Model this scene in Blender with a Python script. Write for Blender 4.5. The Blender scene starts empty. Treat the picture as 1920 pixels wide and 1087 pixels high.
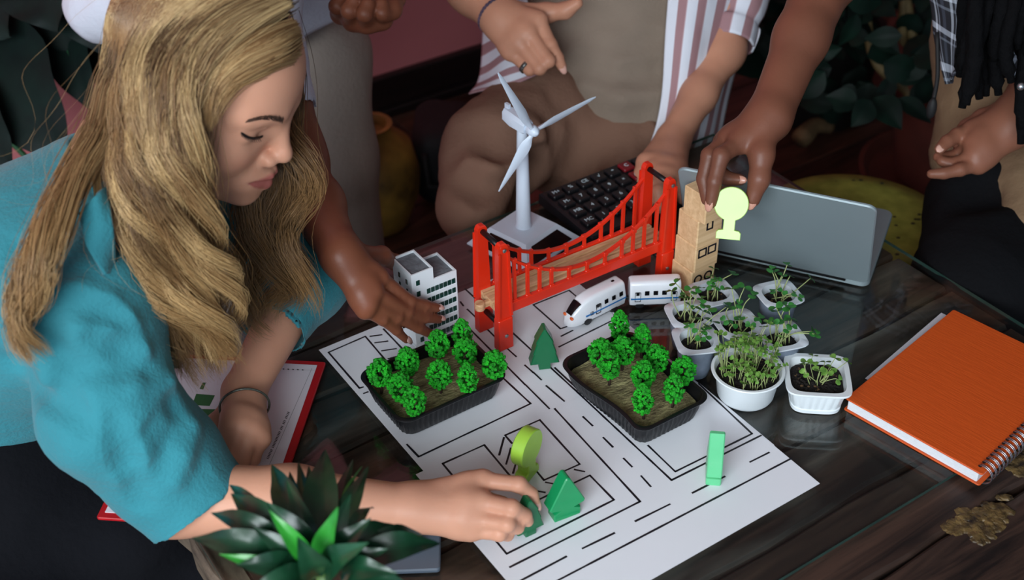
import bpy, math, random
import numpy as np
from mathutils import Vector, Matrix
rnd = random.Random(7)
sc = bpy.context.scene
COL = sc.collection
T = 0.48                                   # table height above the floor (m)
# ---------------------------------------------------------------- camera
W_, H_, F_ = 1920.0, 1087.0, 2357.0
UPC = np.array([-0.01779287, -0.79870225, -0.60146332])      # world up in camera axes (x right, y down, z forward)
FWC = np.array([0, 0, 1.0]) - UPC * UPC[2]
FWC /= np.linalg.norm(FWC)
RTC = np.cross(FWC, UPC)
if RTC[0] < 0: RTC = -RTC
RW = np.array([RTC, FWC, UPC])             # world = RW @ cam
CAMZ = 1.0 + T
cam = bpy.data.cameras.new('camera'); camo = bpy.data.objects.new('camera', cam); COL.objects.link(camo)
cam.sensor_width = 36.0; cam.lens = F_ / W_ * 36.0; cam.clip_start = 0.05; cam.clip_end = 60
mx = np.eye(4); mx[:3, 0] = RW @ [1, 0, 0]; mx[:3, 1] = RW @ [0, -1, 0]; mx[:3, 2] = RW @ [0, 0, -1]; mx[2, 3] = CAMZ
camo.matrix_world = Matrix(mx.tolist())
cam.dof.use_dof = True; cam.dof.focus_distance = 1.47; cam.dof.aperture_fstop = 5.0
sc.camera = camo
# ---------------------------------------------------------------- light
wd = bpy.data.worlds.new('room_light'); sc.world = wd; wd.use_nodes = True
wd.node_tree.nodes['Background'].inputs[0].default_value = (0.62, 0.78, 1.0, 1)
wd.node_tree.nodes['Background'].inputs[1].default_value = 0.64
def area(name, loc, target, sx, sy, power, col):
    l = bpy.data.lights.new(name, 'AREA'); l.shape = 'RECTANGLE'; l.size = sx; l.size_y = sy; l.energy = power; l.color = col
    o = bpy.data.objects.new(name, l); COL.objects.link(o); o.location = loc
    o.rotation_euler = (Vector(target) - Vector(loc)).to_track_quat('-Z', 'Y').to_euler()
    return o
area('window_daylight', (-0.95, -1.75, 2.15), (0.0, 1.3, 0.55), 2.4, 1.6, 146, (0.87, 0.945, 1.0))
sc.view_settings.view_transform = 'Standard'; sc.view_settings.look = 'None'
sc.view_settings.gamma = 1.0; sc.view_settings.use_curve_mapping = False
sc.view_settings.exposure = 0.25
# ---------------------------------------------------------------- pixel -> place helpers
def ray(px, py): return RW @ np.array([(px - W_ / 2) / F_, (py - H_ / 2) / F_, 1.0])
def G(px, py, z=0.0):                      # point at height z above the table top
    r = ray(px, py); t = (z - 1.0) / r[2]; p = r * t; p[2] = z + T; return p
def D(px, py, d):                          # point at distance d along the viewing axis
    p = ray(px, py) * d; p[2] += CAMZ; return p
U = np.array([.8385, .5449, 0]); U /= np.linalg.norm(U)
V = np.array([-U[1], U[0], 0]); Z = np.array([0, 0, 1.0])
def TP(u, v, z=0.0): return U * u + V * v + Z * (z + T)      # table coordinates
def PV(px, py, vv):                        # point on the upright plane v = vv
    r = ray(px, py); t = vv / (r @ V); p = r * t; p[2] += CAMZ; return p
def PP(px, py, p0, n):                     # point on the plane through p0 with normal n
    r = ray(px, py); c = np.array([0, 0, CAMZ]); n = np.asarray(n, float)
    return c + r * (((np.asarray(p0) - c) @ n) / (r @ n))
def depth(p): return float((RW.T @ (np.asarray(p, float) - [0, 0, CAMZ]))[2])
def nrm(a): a = np.asarray(a, float); return a / np.linalg.norm(a)
UANG = math.atan2(U[1], U[0])
# ---------------------------------------------------------------- materials
def lin(c): return tuple(((x / 255) / 12.92 if x <= 10 else (((x / 255) + .055) / 1.055) ** 2.4) for x in c) + (1,)
MC = {}
def M(name, col, rough=.5, metal=0.0, var=None, bump=None, sss=0, col2=None, sheen=0, spec=None, coat=0, coords='Object', scale3=None, trans=0):
    """procedural principled material: colour noise (scale, strength) + bump noise (scale, strength)"""
    if name in MC: return MC[name]
    m = bpy.data.materials.new(name); m.use_nodes = True; MC[name] = m
    nt = m.node_tree; b = nt.nodes['Principled BSDF']; L = nt.links.new
    b.inputs['Base Color'].default_value = lin(col); b.inputs['Roughness'].default_value = rough; b.inputs['Metallic'].default_value = metal
    if spec is not None: b.inputs['Specular IOR Level'].default_value = spec
    if coat: b.inputs['Coat Weight'].default_value = coat; b.inputs['Coat Roughness'].default_value = .15
    if sss: b.inputs['Subsurface Weight'].default_value = sss; b.inputs['Subsurface Radius'].default_value = (.008, .003, .0015); b.inputs['Subsurface Scale'].default_value = 1.0
    if sheen: b.inputs['Sheen Weight'].default_value = sheen
    if trans: b.inputs['Transmission Weight'].default_value = trans
    if var or bump:
        tc = nt.nodes.new('ShaderNodeTexCoord'); mp = nt.nodes.new('ShaderNodeMapping')
        L(tc.outputs[coords], mp.inputs[0])
        if scale3: mp.inputs['Scale'].default_value = scale3
    if var:
        n = nt.nodes.new('ShaderNodeTexNoise'); n.inputs['Scale'].default_value = var[0]; n.inputs['Detail'].default_value = 5
        L(mp.outputs[0], n.inputs['Vector'])
        r = nt.nodes.new('ShaderNodeValToRGB'); r.color_ramp.elements[0].position = .3; r.color_ramp.elements[1].position = .72
        c2 = col2 or tuple(x * (1 - var[1]) for x in col)
        r.color_ramp.elements[0].color = lin(c2); r.color_ramp.elements[1].color = lin(col)
        L(n.outputs[0], r.inputs[0]); L(r.outputs[0], b.inputs['Base Color'])
    if bump:
        n2 = nt.nodes.new('ShaderNodeTexNoise'); n2.inputs['Scale'].default_value = bump[0]; n2.inputs['Detail'].default_value = 4
        L(mp.outputs[0], n2.inputs['Vector'])
        bp = nt.nodes.new('ShaderNodeBump'); bp.inputs['Strength'].default_value = bump[1]; bp.inputs['Distance'].default_value = .004
        L(n2.outputs[0], bp.inputs['Height']); L(bp.outputs[0], b.inputs['Normal'])
    return m
def mat_stripes(name, stops, axis='U', period=1.0, rough=.75, second=None, bump=True):
    """cloth printed with stripes that follow its own UV; stops = [(pos, colour)...] constant ramp"""
    m = bpy.data.materials.new(name); m.use_nodes = True; MC[name] = m
    nt = m.node_tree; b = nt.nodes['Principled BSDF']; L = nt.links.new; b.inputs['Roughness'].default_value = rough
    tc = nt.nodes.new('ShaderNodeTexCoord'); sp = nt.nodes.new('ShaderNodeSeparateXYZ'); L(tc.outputs['UV'], sp.inputs[0])
    def ramp(out, period, stops):
        mu = nt.nodes.new('ShaderNodeMath'); mu.operation = 'MULTIPLY'; mu.inputs[1].default_value = 1 / period; L(out, mu.inputs[0])
        fr = nt.nodes.new('ShaderNodeMath'); fr.operation = 'FRACT'; L(mu.outputs[0], fr.inputs[0])
        r = nt.nodes.new('ShaderNodeValToRGB'); r.color_ramp.interpolation = 'CONSTANT'
        e = r.color_ramp.elements
        e[0].position = stops[0][0]; e[0].color = lin(stops[0][1]); e[1].position = stops[1][0]; e[1].color = lin(stops[1][1])
        for p, c in stops[2:]:
            q = e.new(p); q.color = lin(c)
        L(fr.outputs[0], r.inputs[0]); return r.outputs[0]
    o1 = ramp(sp.outputs[0 if axis == 'U' else 1], period, stops)
    if second:
        o2 = ramp(sp.outputs[1 if axis == 'U' else 0], second[0], second[1])
        mxn = nt.nodes.new('ShaderNodeMix'); mxn.data_type = 'RGBA'; mxn.inputs[0].default_value = .5; L(o1, mxn.inputs[6]); L(o2, mxn.inputs[7]); o1 = mxn.outputs[2]
    L(o1, b.inputs['Base Color'])
    if bump:
        n2 = nt.nodes.new('ShaderNodeTexNoise'); n2.inputs['Scale'].default_value = 9; n2.inputs['Detail'].default_value = 3
        L(tc.outputs['Object'], n2.inputs['Vector'])
        bp = nt.nodes.new('ShaderNodeBump'); bp.inputs['Strength'].default_value = .5; bp.inputs['Distance'].default_value = .02
        L(n2.outputs[0], bp.inputs['Height']); L(bp.outputs[0], b.inputs['Normal'])
    return m
def mat_wood(name, dark, light, scale=(1.2, 14, 14), rough=.5, wear=None, bump=.35, coords='Object', contrast=(.35, .7)):
    """grain stretched along local x; wear = colour of worn pale patches"""
    m = bpy.data.materials.new(name); m.use_nodes = True; MC[name] = m
    nt = m.node_tree; b = nt.nodes['Principled BSDF']; L = nt.links.new
    tc = nt.nodes.new('ShaderNodeTexCoord'); oi = nt.nodes.new('ShaderNodeObjectInfo')
    ad = nt.nodes.new('ShaderNodeVectorMath'); ad.operation = 'ADD'; L(tc.outputs[coords], ad.inputs[0])
    ml = nt.nodes.new('ShaderNodeMath'); ml.operation = 'MULTIPLY'; ml.inputs[1].default_value = 37.0; L(oi.outputs['Random'], ml.inputs[0])
    L(ml.outputs[0], ad.inputs[1])
    mp = nt.nodes.new('ShaderNodeMapping'); mp.inputs['Scale'].default_value = scale; L(ad.outputs[0], mp.inputs[0])
    n = nt.nodes.new('ShaderNodeTexNoise'); n.inputs['Scale'].default_value = 3.0; n.inputs['Detail'].default_value = 8; n.inputs['Roughness'].default_value = .65; n.inputs['Distortion'].default_value = .6
    L(mp.outputs[0], n.inputs['Vector'])
    r = nt.nodes.new('ShaderNodeValToRGB'); r.color_ramp.elements[0].position = contrast[0]; r.color_ramp.elements[1].position = contrast[1]
    r.color_ramp.elements[0].color = lin(dark); r.color_ramp.elements[1].color = lin(light)
    L(n.outputs[0], r.inputs[0]); out = r.outputs[0]
    if wear:
        n3 = nt.nodes.new('ShaderNodeTexNoise'); n3.inputs['Scale'].default_value = 7.0; n3.inputs['Detail'].default_value = 6
        mp3 = nt.nodes.new('ShaderNodeMapping'); mp3.inputs['Scale'].default_value = (.45, 1.6, 1); L(ad.outputs[0], mp3.inputs[0]); L(mp3.outputs[0], n3.inputs['Vector'])
        r3 = nt.nodes.new('ShaderNodeValToRGB'); r3.color_ramp.elements[0].position = .54; r3.color_ramp.elements[1].position = .70
        r3.color_ramp.elements[0].color = (0, 0, 0, 1); r3.color_ramp.elements[1].color = (1, 1, 1, 1); L(n3.outputs[0], r3.inputs[0])
        mu = nt.nodes.new('ShaderNodeMath'); mu.operation = 'MULTIPLY'; L(r3.outputs[0], mu.inputs[0]); L(n.outputs[0], mu.inputs[1])
        mi = nt.nodes.new('ShaderNodeMix'); mi.data_type = 'RGBA'; L(mu.outputs[0], mi.inputs[0]); L(out, mi.inputs[6]); mi.inputs[7].default_value = lin(wear); out = mi.outputs[2]
    L(out, b.inputs['Base Color']); b.inputs['Roughness'].default_value = rough
    bp = nt.nodes.new('ShaderNodeBump'); bp.inputs['Strength'].default_value = bump; bp.inputs['Distance'].default_value = .003
    L(n.outputs[0], bp.inputs['Height']); L(bp.outputs[0], b.inputs['Normal'])
    return m
def mat_glass(name, tint=(.9, .95, .94), rough=.01, ior=1.5):
    m = bpy.data.materials.new(name); m.use_nodes = True; nt = m.node_tree; L = nt.links.new
    nt.nodes.remove(nt.nodes['Principled BSDF'])
    tr = nt.nodes.new('ShaderNodeBsdfTransparent'); tr.inputs[0].default_value = tint + (1,)
    gl = nt.nodes.new('ShaderNodeBsdfGlossy'); gl.inputs['Roughness'].default_value = rough
    fr = nt.nodes.new('ShaderNodeFresnel'); ge = nt.nodes.new('ShaderNodeNewGeometry'); mr = nt.nodes.new('ShaderNodeMapRange'); mr.inputs[3].default_value = ior; mr.inputs[4].default_value = 1 / ior
    L(ge.outputs['Backfacing'], mr.inputs[0]); L(mr.outputs[0], fr.inputs[0])
    mi = nt.nodes.new('ShaderNodeMixShader'); L(fr.outputs[0], mi.inputs[0]); L(tr.outputs[0], mi.inputs[1]); L(gl.outputs[0], mi.inputs[2])
    L(mi.outputs[0], nt.nodes['Material Output'].inputs[0]); return m
# ---------------------------------------------------------------- objects
def tag(o, label, cat, group=None):
    o['label'] = label; o['category'] = cat
    if group: o['group'] = group
    return o
def thing(name, label, cat, loc=(0, 0, 0), rz=0.0, group=None):
    o = bpy.data.objects.new(name, None); COL.objects.link(o); o.empty_display_size = .02
    o.location = tuple(loc); o.rotation_euler = (0, 0, rz); return tag(o, label, cat, group)
def link(name, me, parent=None, loc=None, rot=None, label=None):
    o = bpy.data.objects.new(name, me); COL.objects.link(o)
    if parent is not None: o.parent = parent
    if loc is not None: o.location = tuple(loc)
    if rot is not None: o.rotation_euler = rot
    if label: o['label'] = label
    return o
def structure(o): o['kind'] = 'structure'; return o
def mesh(name, vs, fs, mats, smooth=False, mi=None):
    me = bpy.data.meshes.new(name); me.from_pydata([tuple(map(float, v)) for v in vs], [], [tuple(map(int, f)) for f in fs])
    if not isinstance(mats, (list, tuple)): mats = [mats]
    for m in mats: me.materials.append(m)
    if mi is not None: me.polygons.foreach_set('material_index', list(mi))
    if smooth: me.polygons.foreach_set('use_smooth', [True] * len(me.polygons))
    me.update(); return me
class MB:
    """collects primitive shapes into one mesh"""
    def __init__(s): s.v = []; s.f = []; s.m = []
    def add(s, vs, fs, m=0):
        o = len(s.v); s.v += [tuple(v) for v in vs]; s.f += [tuple(i + o for i in f) for f in fs]; s.m += [m] * len(fs); return s
    def box(s, c, h, R=None, m=0, bev=0.0):
        c = np.asarray(c, float); h = np.asarray(h, float)
        if bev <= 0:
            P = np.array([[x, y, z] for x in (-1, 1) for y in (-1, 1) for z in (-1, 1)]) * h
            F = [(0, 1, 3, 2), (4, 6, 7, 5), (0, 4, 5, 1), (2, 3, 7, 6), (0, 2, 6, 4), (1, 5, 7, 3)]
        else:
            b = min(bev, h.min() * .95); P = []; idx = {}
            for sx in (-1, 1):
                for sy in (-1, 1):
                    for sz in (-1, 1):
                        for a in range(3):
                            p = np.array([sx, sy, sz]) * (h - b); p[a] = [sx, sy, sz][a] * h[a]; idx[(sx, sy, sz, a)] = len(P); P.append(p)
            F = []
            for a in range(3):
                o1, o2 = [i for i in range(3) if i != a]
                for sg in (-1, 1):
                    q = []
                    for (p1, p2) in ((-1, -1), (1, -1), (1, 1), (-1, 1)):
                        k = [0, 0, 0]; k[a] = sg; k[o1] = p1; k[o2] = p2; q.append(idx[(*k, a)])
                    F.append(tuple(q))
            for a in range(3):
                o1, o2 = [i for i in range(3) if i != a]
                for s1 in (-1, 1):
                    for s2 in (-1, 1):
                        k0 = [0, 0, 0]; k1 = [0, 0, 0]; k0[a] = -1; k1[a] = 1; k0[o1] = k1[o1] = s1; k0[o2] = k1[o2] = s2
                        F.append((idx[(*k0, o1)], idx[(*k1, o1)], idx[(*k1, o2)], idx[(*k0, o2)]))
            for sx in (-1, 1):
                for sy in (-1, 1):
                    for sz in (-1, 1): F.append(tuple(idx[(sx, sy, sz, a)] for a in range(3)))
            P = np.array(P)
        if R is not None: P = P @ np.asarray(R, float).T
        return s.add(P + c, F, m)
    def tube(s, pts, r, n=8, m=0, cap=True, closed=False, up=None):
        pts = [np.asarray(p, float) for p in pts]; k = len(pts); rs = r if hasattr(r, '__len__') else [r] * k
        vs = []; fs = []; pn = None
        for i in range(k):
            if closed: t = pts[(i + 1) % k] - pts[i - 1]
            else: t = pts[min(i + 1, k - 1)] - pts[max(i - 1, 0)]
            t = t / (np.linalg.norm(t) + 1e-12)
            if pn is None:
                a = np.array([0, 0, 1.0]) if abs(t[2]) < .9 else np.array([1.0, 0, 0])
                if up is not None: a = np.asarray(up, float)
                pn = a
            nn = pn - t * (pn @ t); nn /= (np.linalg.norm(nn) + 1e-12); pn = nn; bb = np.cross(t, nn)
            for j in range(n):
                a = 2 * math.pi * j / n; vs.append(pts[i] + rs[i] * (math.cos(a) * nn + math.sin(a) * bb))
        for i in range(k if closed else k - 1):
            i2 = (i + 1) % k
            for j in range(n): fs.append((i * n + j, i * n + (j + 1) % n, i2 * n + (j + 1) % n, i2 * n + j))
        if cap and not closed: fs.append(tuple(range(n))[::-1]); fs.append(tuple((k - 1) * n + j for j in range(n)))
        return s.add(vs, fs, m)
    def rings(s, rings, m=0, cap0=True, cap1=True):
        n = len(rings[0]); vs = [p for r in rings for p in r]; fs = []
        for i in range(len(rings) - 1):
            for j in range(n): fs.append((i * n + j, i * n + (j + 1) % n, (i + 1) * n + (j + 1) % n, (i + 1) * n + j))
        if cap0: fs.append(tuple(range(n))[::-1])
        if cap1: fs.append(tuple((len(rings) - 1) * n + j for j in range(n)))
        return s.add(vs, fs, m)
    def prism(s, out, z0, z1, m=0, bev=0.0):
        """outline in xy from z0 to z1, optional chamfer"""
        out = np.asarray(out, float)
        if bev <= 0: return s.rings([[(x, y, z0) for x, y in out], [(x, y, z1) for x, y in out]], m)
        n = len(out); nx = np.roll(out, -1, 0) - out; nn = np.stack([nx[:, 1], -nx[:, 0]], 1); nn /= np.linalg.norm(nn, axis=1)[:, None] + 1e-12
        vn = nn + np.roll(nn, 1, 0); vn /= np.linalg.norm(vn, axis=1)[:, None] + 1e-9
        inn = out - vn * bev
        return s.rings([[(x, y, z0) for x, y in inn], [(x, y, z0 + bev) for x, y in out], [(x, y, z1 - bev) for x, y in out], [(x, y, z1) for x, y in inn]], m)
    def lathe(s, prof, n=24, c=(0, 0, 0), m=0, cap=True):
        rg = [[(c[0] + r * math.cos(2 * math.pi * j / n), c[1] + r * math.sin(2 * math.pi * j / n), c[2] + z) for j in range(n)] for r, z in prof]
        return s.rings(rg, m, cap, cap)
    def ball(s, c, r, R=None, nu=10, nv=6, m=0):
        r = np.asarray(r if hasattr(r, '__len__') else (r, r, r), float); c = np.asarray(c, float); vs = [np.array([0, 0, -1.0])]; fs = []
        for i in range(1, nv):
            a = -math.pi / 2 + math.pi * i / nv
            for j in range(nu): b = 2 * math.pi * j / nu; vs.append(np.array([math.cos(a) * math.cos(b), math.cos(a) * math.sin(b), math.sin(a)]))
        vs.append(np.array([0, 0, 1.0])); e = len(vs) - 1
        for j in range(nu): fs.append((0, 1 + (j + 1) % nu, 1 + j)); fs.append((e, e - nu + j, e - nu + (j + 1) % nu))
        for i in range(nv - 2):
            for j in range(nu): a = 1 + i * nu; fs.append((a + j, a + (j + 1) % nu, a + nu + (j + 1) % nu, a + nu + j))
        P = np.array(vs) * r
        if R is not None: P = P @ np.asarray(R, float).T
        return s.add(P + c, fs, m)
    def mesh(s, name, mats, smooth=False): return mesh(name, s.v, s.f, mats, smooth, s.m)
    def obj(s, name, mats, parent=None, smooth=False, **k):
        o = link(name, s.mesh(name, mats, smooth), parent, **k)
        return o
def autosmooth(o, ang=40):
    me = o.data; me.polygons.foreach_set('use_smooth', [True] * len(me.polygons))
    try: me.set_sharp_from_angle(angle=math.radians(ang))
    except Exception: pass
    return o
def crom(pts, n):
    """Catmull-Rom resample of a polyline (k x dim) to n points"""
    P = np.asarray(pts, float); k = len(P)
    if k == 2: return P[0] + (P[1] - P[0]) * np.linspace(0, 1, n)[:, None]
    Q = np.vstack([2 * P[0] - P[1], P, 2 * P[-1] - P[-2]]); t = np.linspace(0, k - 1 - 1e-9, n); i = t.astype(int); f = (t - i)[:, None]
    a, b, c, d = Q[i], Q[i + 1], Q[i + 2], Q[i + 3]
    return .5 * (2 * b + (c - a) * f + (2 * a - 5 * b + 4 * c - d) * f ** 2 + (3 * b - a - 3 * c + d) * f ** 3)
def patch(name, rows, mat, parent, nu=28, nv=28, thick=.003, wrinkle=0.0, seed=0, label=None):
    """cloth sheet through a grid of points, own UV, real thickness"""
    R = np.array([crom(r, nu) for r in rows]); Gd = np.stack([crom(R[:, j], nv) for j in range(nu)], 1)
    q = Gd.reshape(-1, 3)
    du = np.gradient(Gd, axis=1); dv = np.gradient(Gd, axis=0); nn = np.cross(du, dv); nn /= np.linalg.norm(nn, axis=2)[..., None] + 1e-12
    if wrinkle:
        r2 = np.random.RandomState(seed); w = np.zeros(Gd.shape[:2]); uu, vv = np.meshgrid(np.linspace(0, 1, nu), np.linspace(0, 1, nv))
        for _ in range(7):
            a = r2.uniform(-1, 1) * 14; b = r2.uniform(-1, 1) * 9; w += np.sin(a * uu + b * vv + r2.uniform(0, 6)) * r2.uniform(.3, 1)
        Gd = Gd + nn * (w * wrinkle / 3)[..., None]
    A = (Gd + nn * thick / 2).reshape(-1, 3); B = (Gd - nn * thick / 2).reshape(-1, 3); n = nu * nv
    vs = np.vstack([A, B]); fs = []
    ix = lambda i, j: i * nu + j
    for i in range(nv - 1):
        for j in range(nu - 1):
            fs.append((ix(i, j), ix(i, j + 1), ix(i + 1, j + 1), ix(i + 1, j))); fs.append((n + ix(i, j), n + ix(i + 1, j), n + ix(i + 1, j + 1), n + ix(i, j + 1)))
    bd = [ix(0, j) for j in range(nu)] + [ix(i, nu - 1) for i in range(1, nv)] + [ix(nv - 1, j) for j in range(nu - 2, -1, -1)] + [ix(i, 0) for i in range(nv - 2, 0, -1)]
    for a, b in zip(bd, bd[1:] + bd[:1]): fs.append((a, n + a, n + b, b))
    me = mesh(name, vs, fs, mat, True)
    uvl = me.uv_layers.new(name='UVMap'); lu = np.linalg.norm(np.diff(Gd[nv // 2], axis=0), axis=1).sum(); lv = np.linalg.norm(np.diff(Gd[:, nu // 2], axis=0), axis=1).sum()
    vi = np.empty(len(me.loops), int); me.loops.foreach_get('vertex_index', vi); k = vi % n
    uvl.data.foreach_set('uv', np.stack([(k % nu) / (nu - 1) * lu, (k // nu) / (nv - 1) * lv], 1).astype('f').ravel())
    return link(name, me, parent, label=label)
# ---------------------------------------------------------------- smooth-blended solids -> one continuous surface
class Sdf:
    def __init__(s, h): s.h = h; s.p = []
    def cap(s, a, b, ra, rb=None, k=.01, sub=False):
        a = np.asarray(a, float); b = np.asarray(b, float); rb = ra if rb is None else rb; R = max(ra, rb)
        def f(P):
            ab = b - a; t = np.clip(((P - a) @ ab) / (ab @ ab + 1e-12), 0, 1)
            return np.linalg.norm(P - a - t[..., None] * ab, axis=-1) - (ra + (rb - ra) * t)
        s.p.append((f, np.minimum(a, b) - R, np.maximum(a, b) + R, k, sub)); return s
    def chain(s, pts, rs, k=.008):
        for i in range(len(pts) - 1): s.cap(pts[i], pts[i + 1], rs[i], rs[i + 1], k)
        return s
    def ell(s, c, r, R=None, k=.01, sub=False):
        c = np.asarray(c, float); r = np.asarray(r, float); R = np.eye(3) if R is None else np.asarray(R, float)
        def f(P):
            q = (P - c) @ R; k0 = np.linalg.norm(q / r, axis=-1); k1 = np.linalg.norm(q / (r * r), axis=-1) + 1e-9
            return k0 * (k0 - 1) / k1
        e = np.abs(R) @ r; s.p.append((f, c - e, c + e, k, sub)); return s
    def box(s, c, hs, R=None, rd=.003, k=.004, sub=False):
        c = np.asarray(c, float); hs = np.asarray(hs, float); R = np.eye(3) if R is None else np.asarray(R, float)
        def f(P):
            q = np.abs((P - c) @ R) - (hs - rd); return np.linalg.norm(np.maximum(q, 0), axis=-1) + np.minimum(q.max(-1), 0) - rd
        e = np.abs(R) @ hs; s.p.append((f, c - e, c + e, k, sub)); return s
    def eval(s, P):
        P = np.atleast_2d(P); v = np.full(len(P), .2)
        for f, a, b, k, sub in s.p:
            d = f(P)
            if sub: hh = np.maximum(k - np.abs(v + d), 0) / k; v = np.maximum(v, -d) + hh * hh * k * .25
            else: hh = np.maximum(k - np.abs(v - d), 0) / k; v = np.minimum(v, d) - hh * hh * k * .25
        return v
    def hit(s, px, py, d0=.6):
        """first surface point seen through pixel (px, py)"""
        r = ray(px, py); r = r / np.linalg.norm(r); o = np.array([0, 0, CAMZ]); t = d0
        for _ in range(90):
            v = float(s.eval(o + r * t)[0])
            if v < 2e-4: break
            t += v * .7
        return o + r * t
    def ridge(s, pts, r, k=.02, sub=False, off=.0):
        q = [s.hit(*p) for p in pts]; 
        for a, b in zip(q[:-1], q[1:]):
            va = nrm(a - np.array([0, 0, CAMZ])) * off; s.cap(a + va, b + va, r, r, k, sub)
    def build(s):
        h = s.h; lo = np.min([p[1] for p in s.p if not p[4]], 0) - 4 * h; hi = np.max([p[2] for p in s.p if not p[4]], 0) + 4 * h
        n = np.ceil((hi - lo) / h).astype(int) + 1; vol = np.full(n, .2, np.float32)
        for f, a, b, k, sub in s.p:
            m = k * 1.0 + 3 * h
            i0 = np.clip(np.floor((a - m - lo) / h).astype(int), 0, n - 1); i1 = np.clip(np.ceil((b + m - lo) / h).astype(int) + 1, 1, n)
            if np.any(i1 <= i0): continue
            ax = [lo[i] + h * np.arange(i0[i], i1[i]) for i in range(3)]
            P = np.stack(np.meshgrid(*ax, indexing='ij'), -1); d = f(P).astype(np.float32)
            sl = tuple(slice(i0[i], i1[i]) for i in range(3)); v = vol[sl]
            if sub: hh = np.maximum(k - np.abs(v + d), 0) / k; vol[sl] = np.maximum(v, -d) + hh * hh * k * .25
            else: hh = np.maximum(k - np.abs(v - d), 0) / k; vol[sl] = np.minimum(v, d) - hh * hh * k * .25
        return surfnet(vol, lo, h)
def surfnet(vol, lo, h):
    S = vol < 0; c = np.zeros(np.array(vol.shape) - 1, np.int8)
    for dx in (0, 1):
        for dy in (0, 1):
            for dz in (0, 1): c += S[dx:S.shape[0] - 1 + dx, dy:S.shape[1] - 1 + dy, dz:S.shape[2] - 1 + dz]
    I = np.stack(np.nonzero((c > 0) & (c < 8)), 1); idx = np.full(c.shape, -1, np.int64); idx[tuple(I.T)] = np.arange(len(I))
    cs = np.array([[x, y, z] for x in (0, 1) for y in (0, 1) for z in (0, 1)]); val = np.stack([vol[tuple((I + o).T)] for o in cs], 1)
    acc = np.zeros((len(I), 3)); cnt = np.zeros(len(I))
    for a in range(8):
        for b in range(a + 1, 8):
            if np.abs(cs[a] - cs[b]).sum() != 1: continue
            va, vb = val[:, a], val[:, b]; m = (va < 0) != (vb < 0); t = np.where(m, va / np.where(m, va - vb, 1), 0)
            acc += np.where(m[:, None], cs[a] + t[:, None] * (cs[b] - cs[a]), 0); cnt += m
    Vx = lo + h * (I + acc / cnt[:, None]); Q = []
    for ax in range(3):
        sa = [slice(None)] * 3; sb = [slice(None)] * 3; sa[ax] = slice(0, -1); sb[ax] = slice(1, None)
        A, B = S[tuple(sa)], S[tuple(sb)]; E = np.stack(np.nonzero(A != B), 1); a1, a2 = (ax + 1) % 3, (ax + 2) % 3
        E = E[(E[:, a1] > 0) & (E[:, a2] > 0) & (E[:, a1] < vol.shape[a1] - 1) & (E[:, a2] < vol.shape[a2] - 1)]
        o1 = np.zeros(3, int); o1[a1] = 1; o2 = np.zeros(3, int); o2[a2] = 1
        q = np.stack([idx[tuple(x.T)] for x in (E - o1 - o2, E - o2, E, E - o1)], 1); fl = A[tuple(E.T)]
        q = np.where(fl[:, None], q, q[:, ::-1]); Q.append(q)
    Q = np.vstack(Q); return Vx, Q[(Q >= 0).all(1)]
def vnorm(V_, F):
    n = np.cross(V_[F[:, 2]] - V_[F[:, 0]], V_[F[:, 3]] - V_[F[:, 1]]); vn = np.zeros_like(V_)
    for i in range(4): np.add.at(vn, F[:, i], n)
    return vn / (np.linalg.norm(vn, axis=1)[:, None] + 1e-12)
def relax(V_, F, it=2, lam=.5):
    for _ in range(it):
        acc = np.zeros_like(V_); cnt = np.zeros(len(V_))
        for a, b in ((0, 1), (1, 2), (2, 3), (3, 0)):
            np.add.at(acc, F[:, a], V_[F[:, b]]); np.add.at(cnt, F[:, a], 1); np.add.at(acc, F[:, b], V_[F[:, a]]); np.add.at(cnt, F[:, b], 1)
        V_ = V_ + lam * (acc / np.maximum(cnt, 1)[:, None] - V_)
    return V_
def folds(V_, N, seed, amp, freq, n=9, stretch=None):
    r = np.random.RandomState(seed); w = np.zeros(len(V_))
    P = V_ if stretch is None else V_ * np.asarray(stretch)
    for _ in range(n):
        d = nrm(r.randn(3)); d2 = nrm(r.randn(3)); f = freq * r.uniform(.5, 1.6)
        ph = f * (P @ d) + 1.3 * np.sin(.5 * f * (P @ d2) + r.uniform(0, 6)) + r.uniform(0, 6); w += (1 - np.abs(np.sin(ph))) ** 2 * r.uniform(.4, 1)
    return V_ + N * (amp * (w / n * 2 - .7))[:, None]
def solid(name, S, mat, parent, rel=1, fold=None, attr=None, label=None, uv=None):
    Vx, Q = S.build()
    if rel: Vx = relax(Vx, Q, rel)
    if fold:
        for fd in (fold if isinstance(fold, list) else [fold]): Vx = folds(Vx, vnorm(Vx, Q), *fd)
    me = bpy.data.meshes.new(name); me.from_pydata(Vx.tolist(), [], Q.tolist()); me.materials.append(mat)
    me.polygons.foreach_set('use_smooth', [True] * len(me.polygons))
    if attr:
        for nm, fn in attr.items():
            a = me.attributes.new(nm, 'FLOAT', 'POINT'); a.data.foreach_set('value', np.asarray(fn(Vx), 'f'))
    if uv is not None:
        ul = me.uv_layers.new(name='UVMap'); vi = np.empty(len(me.loops), int); me.loops.foreach_get('vertex_index', vi)
        ul.data.foreach_set('uv', uv(Vx)[vi].astype('f').ravel())
    me.update(); return link(name, me, parent, label=label)
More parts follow.
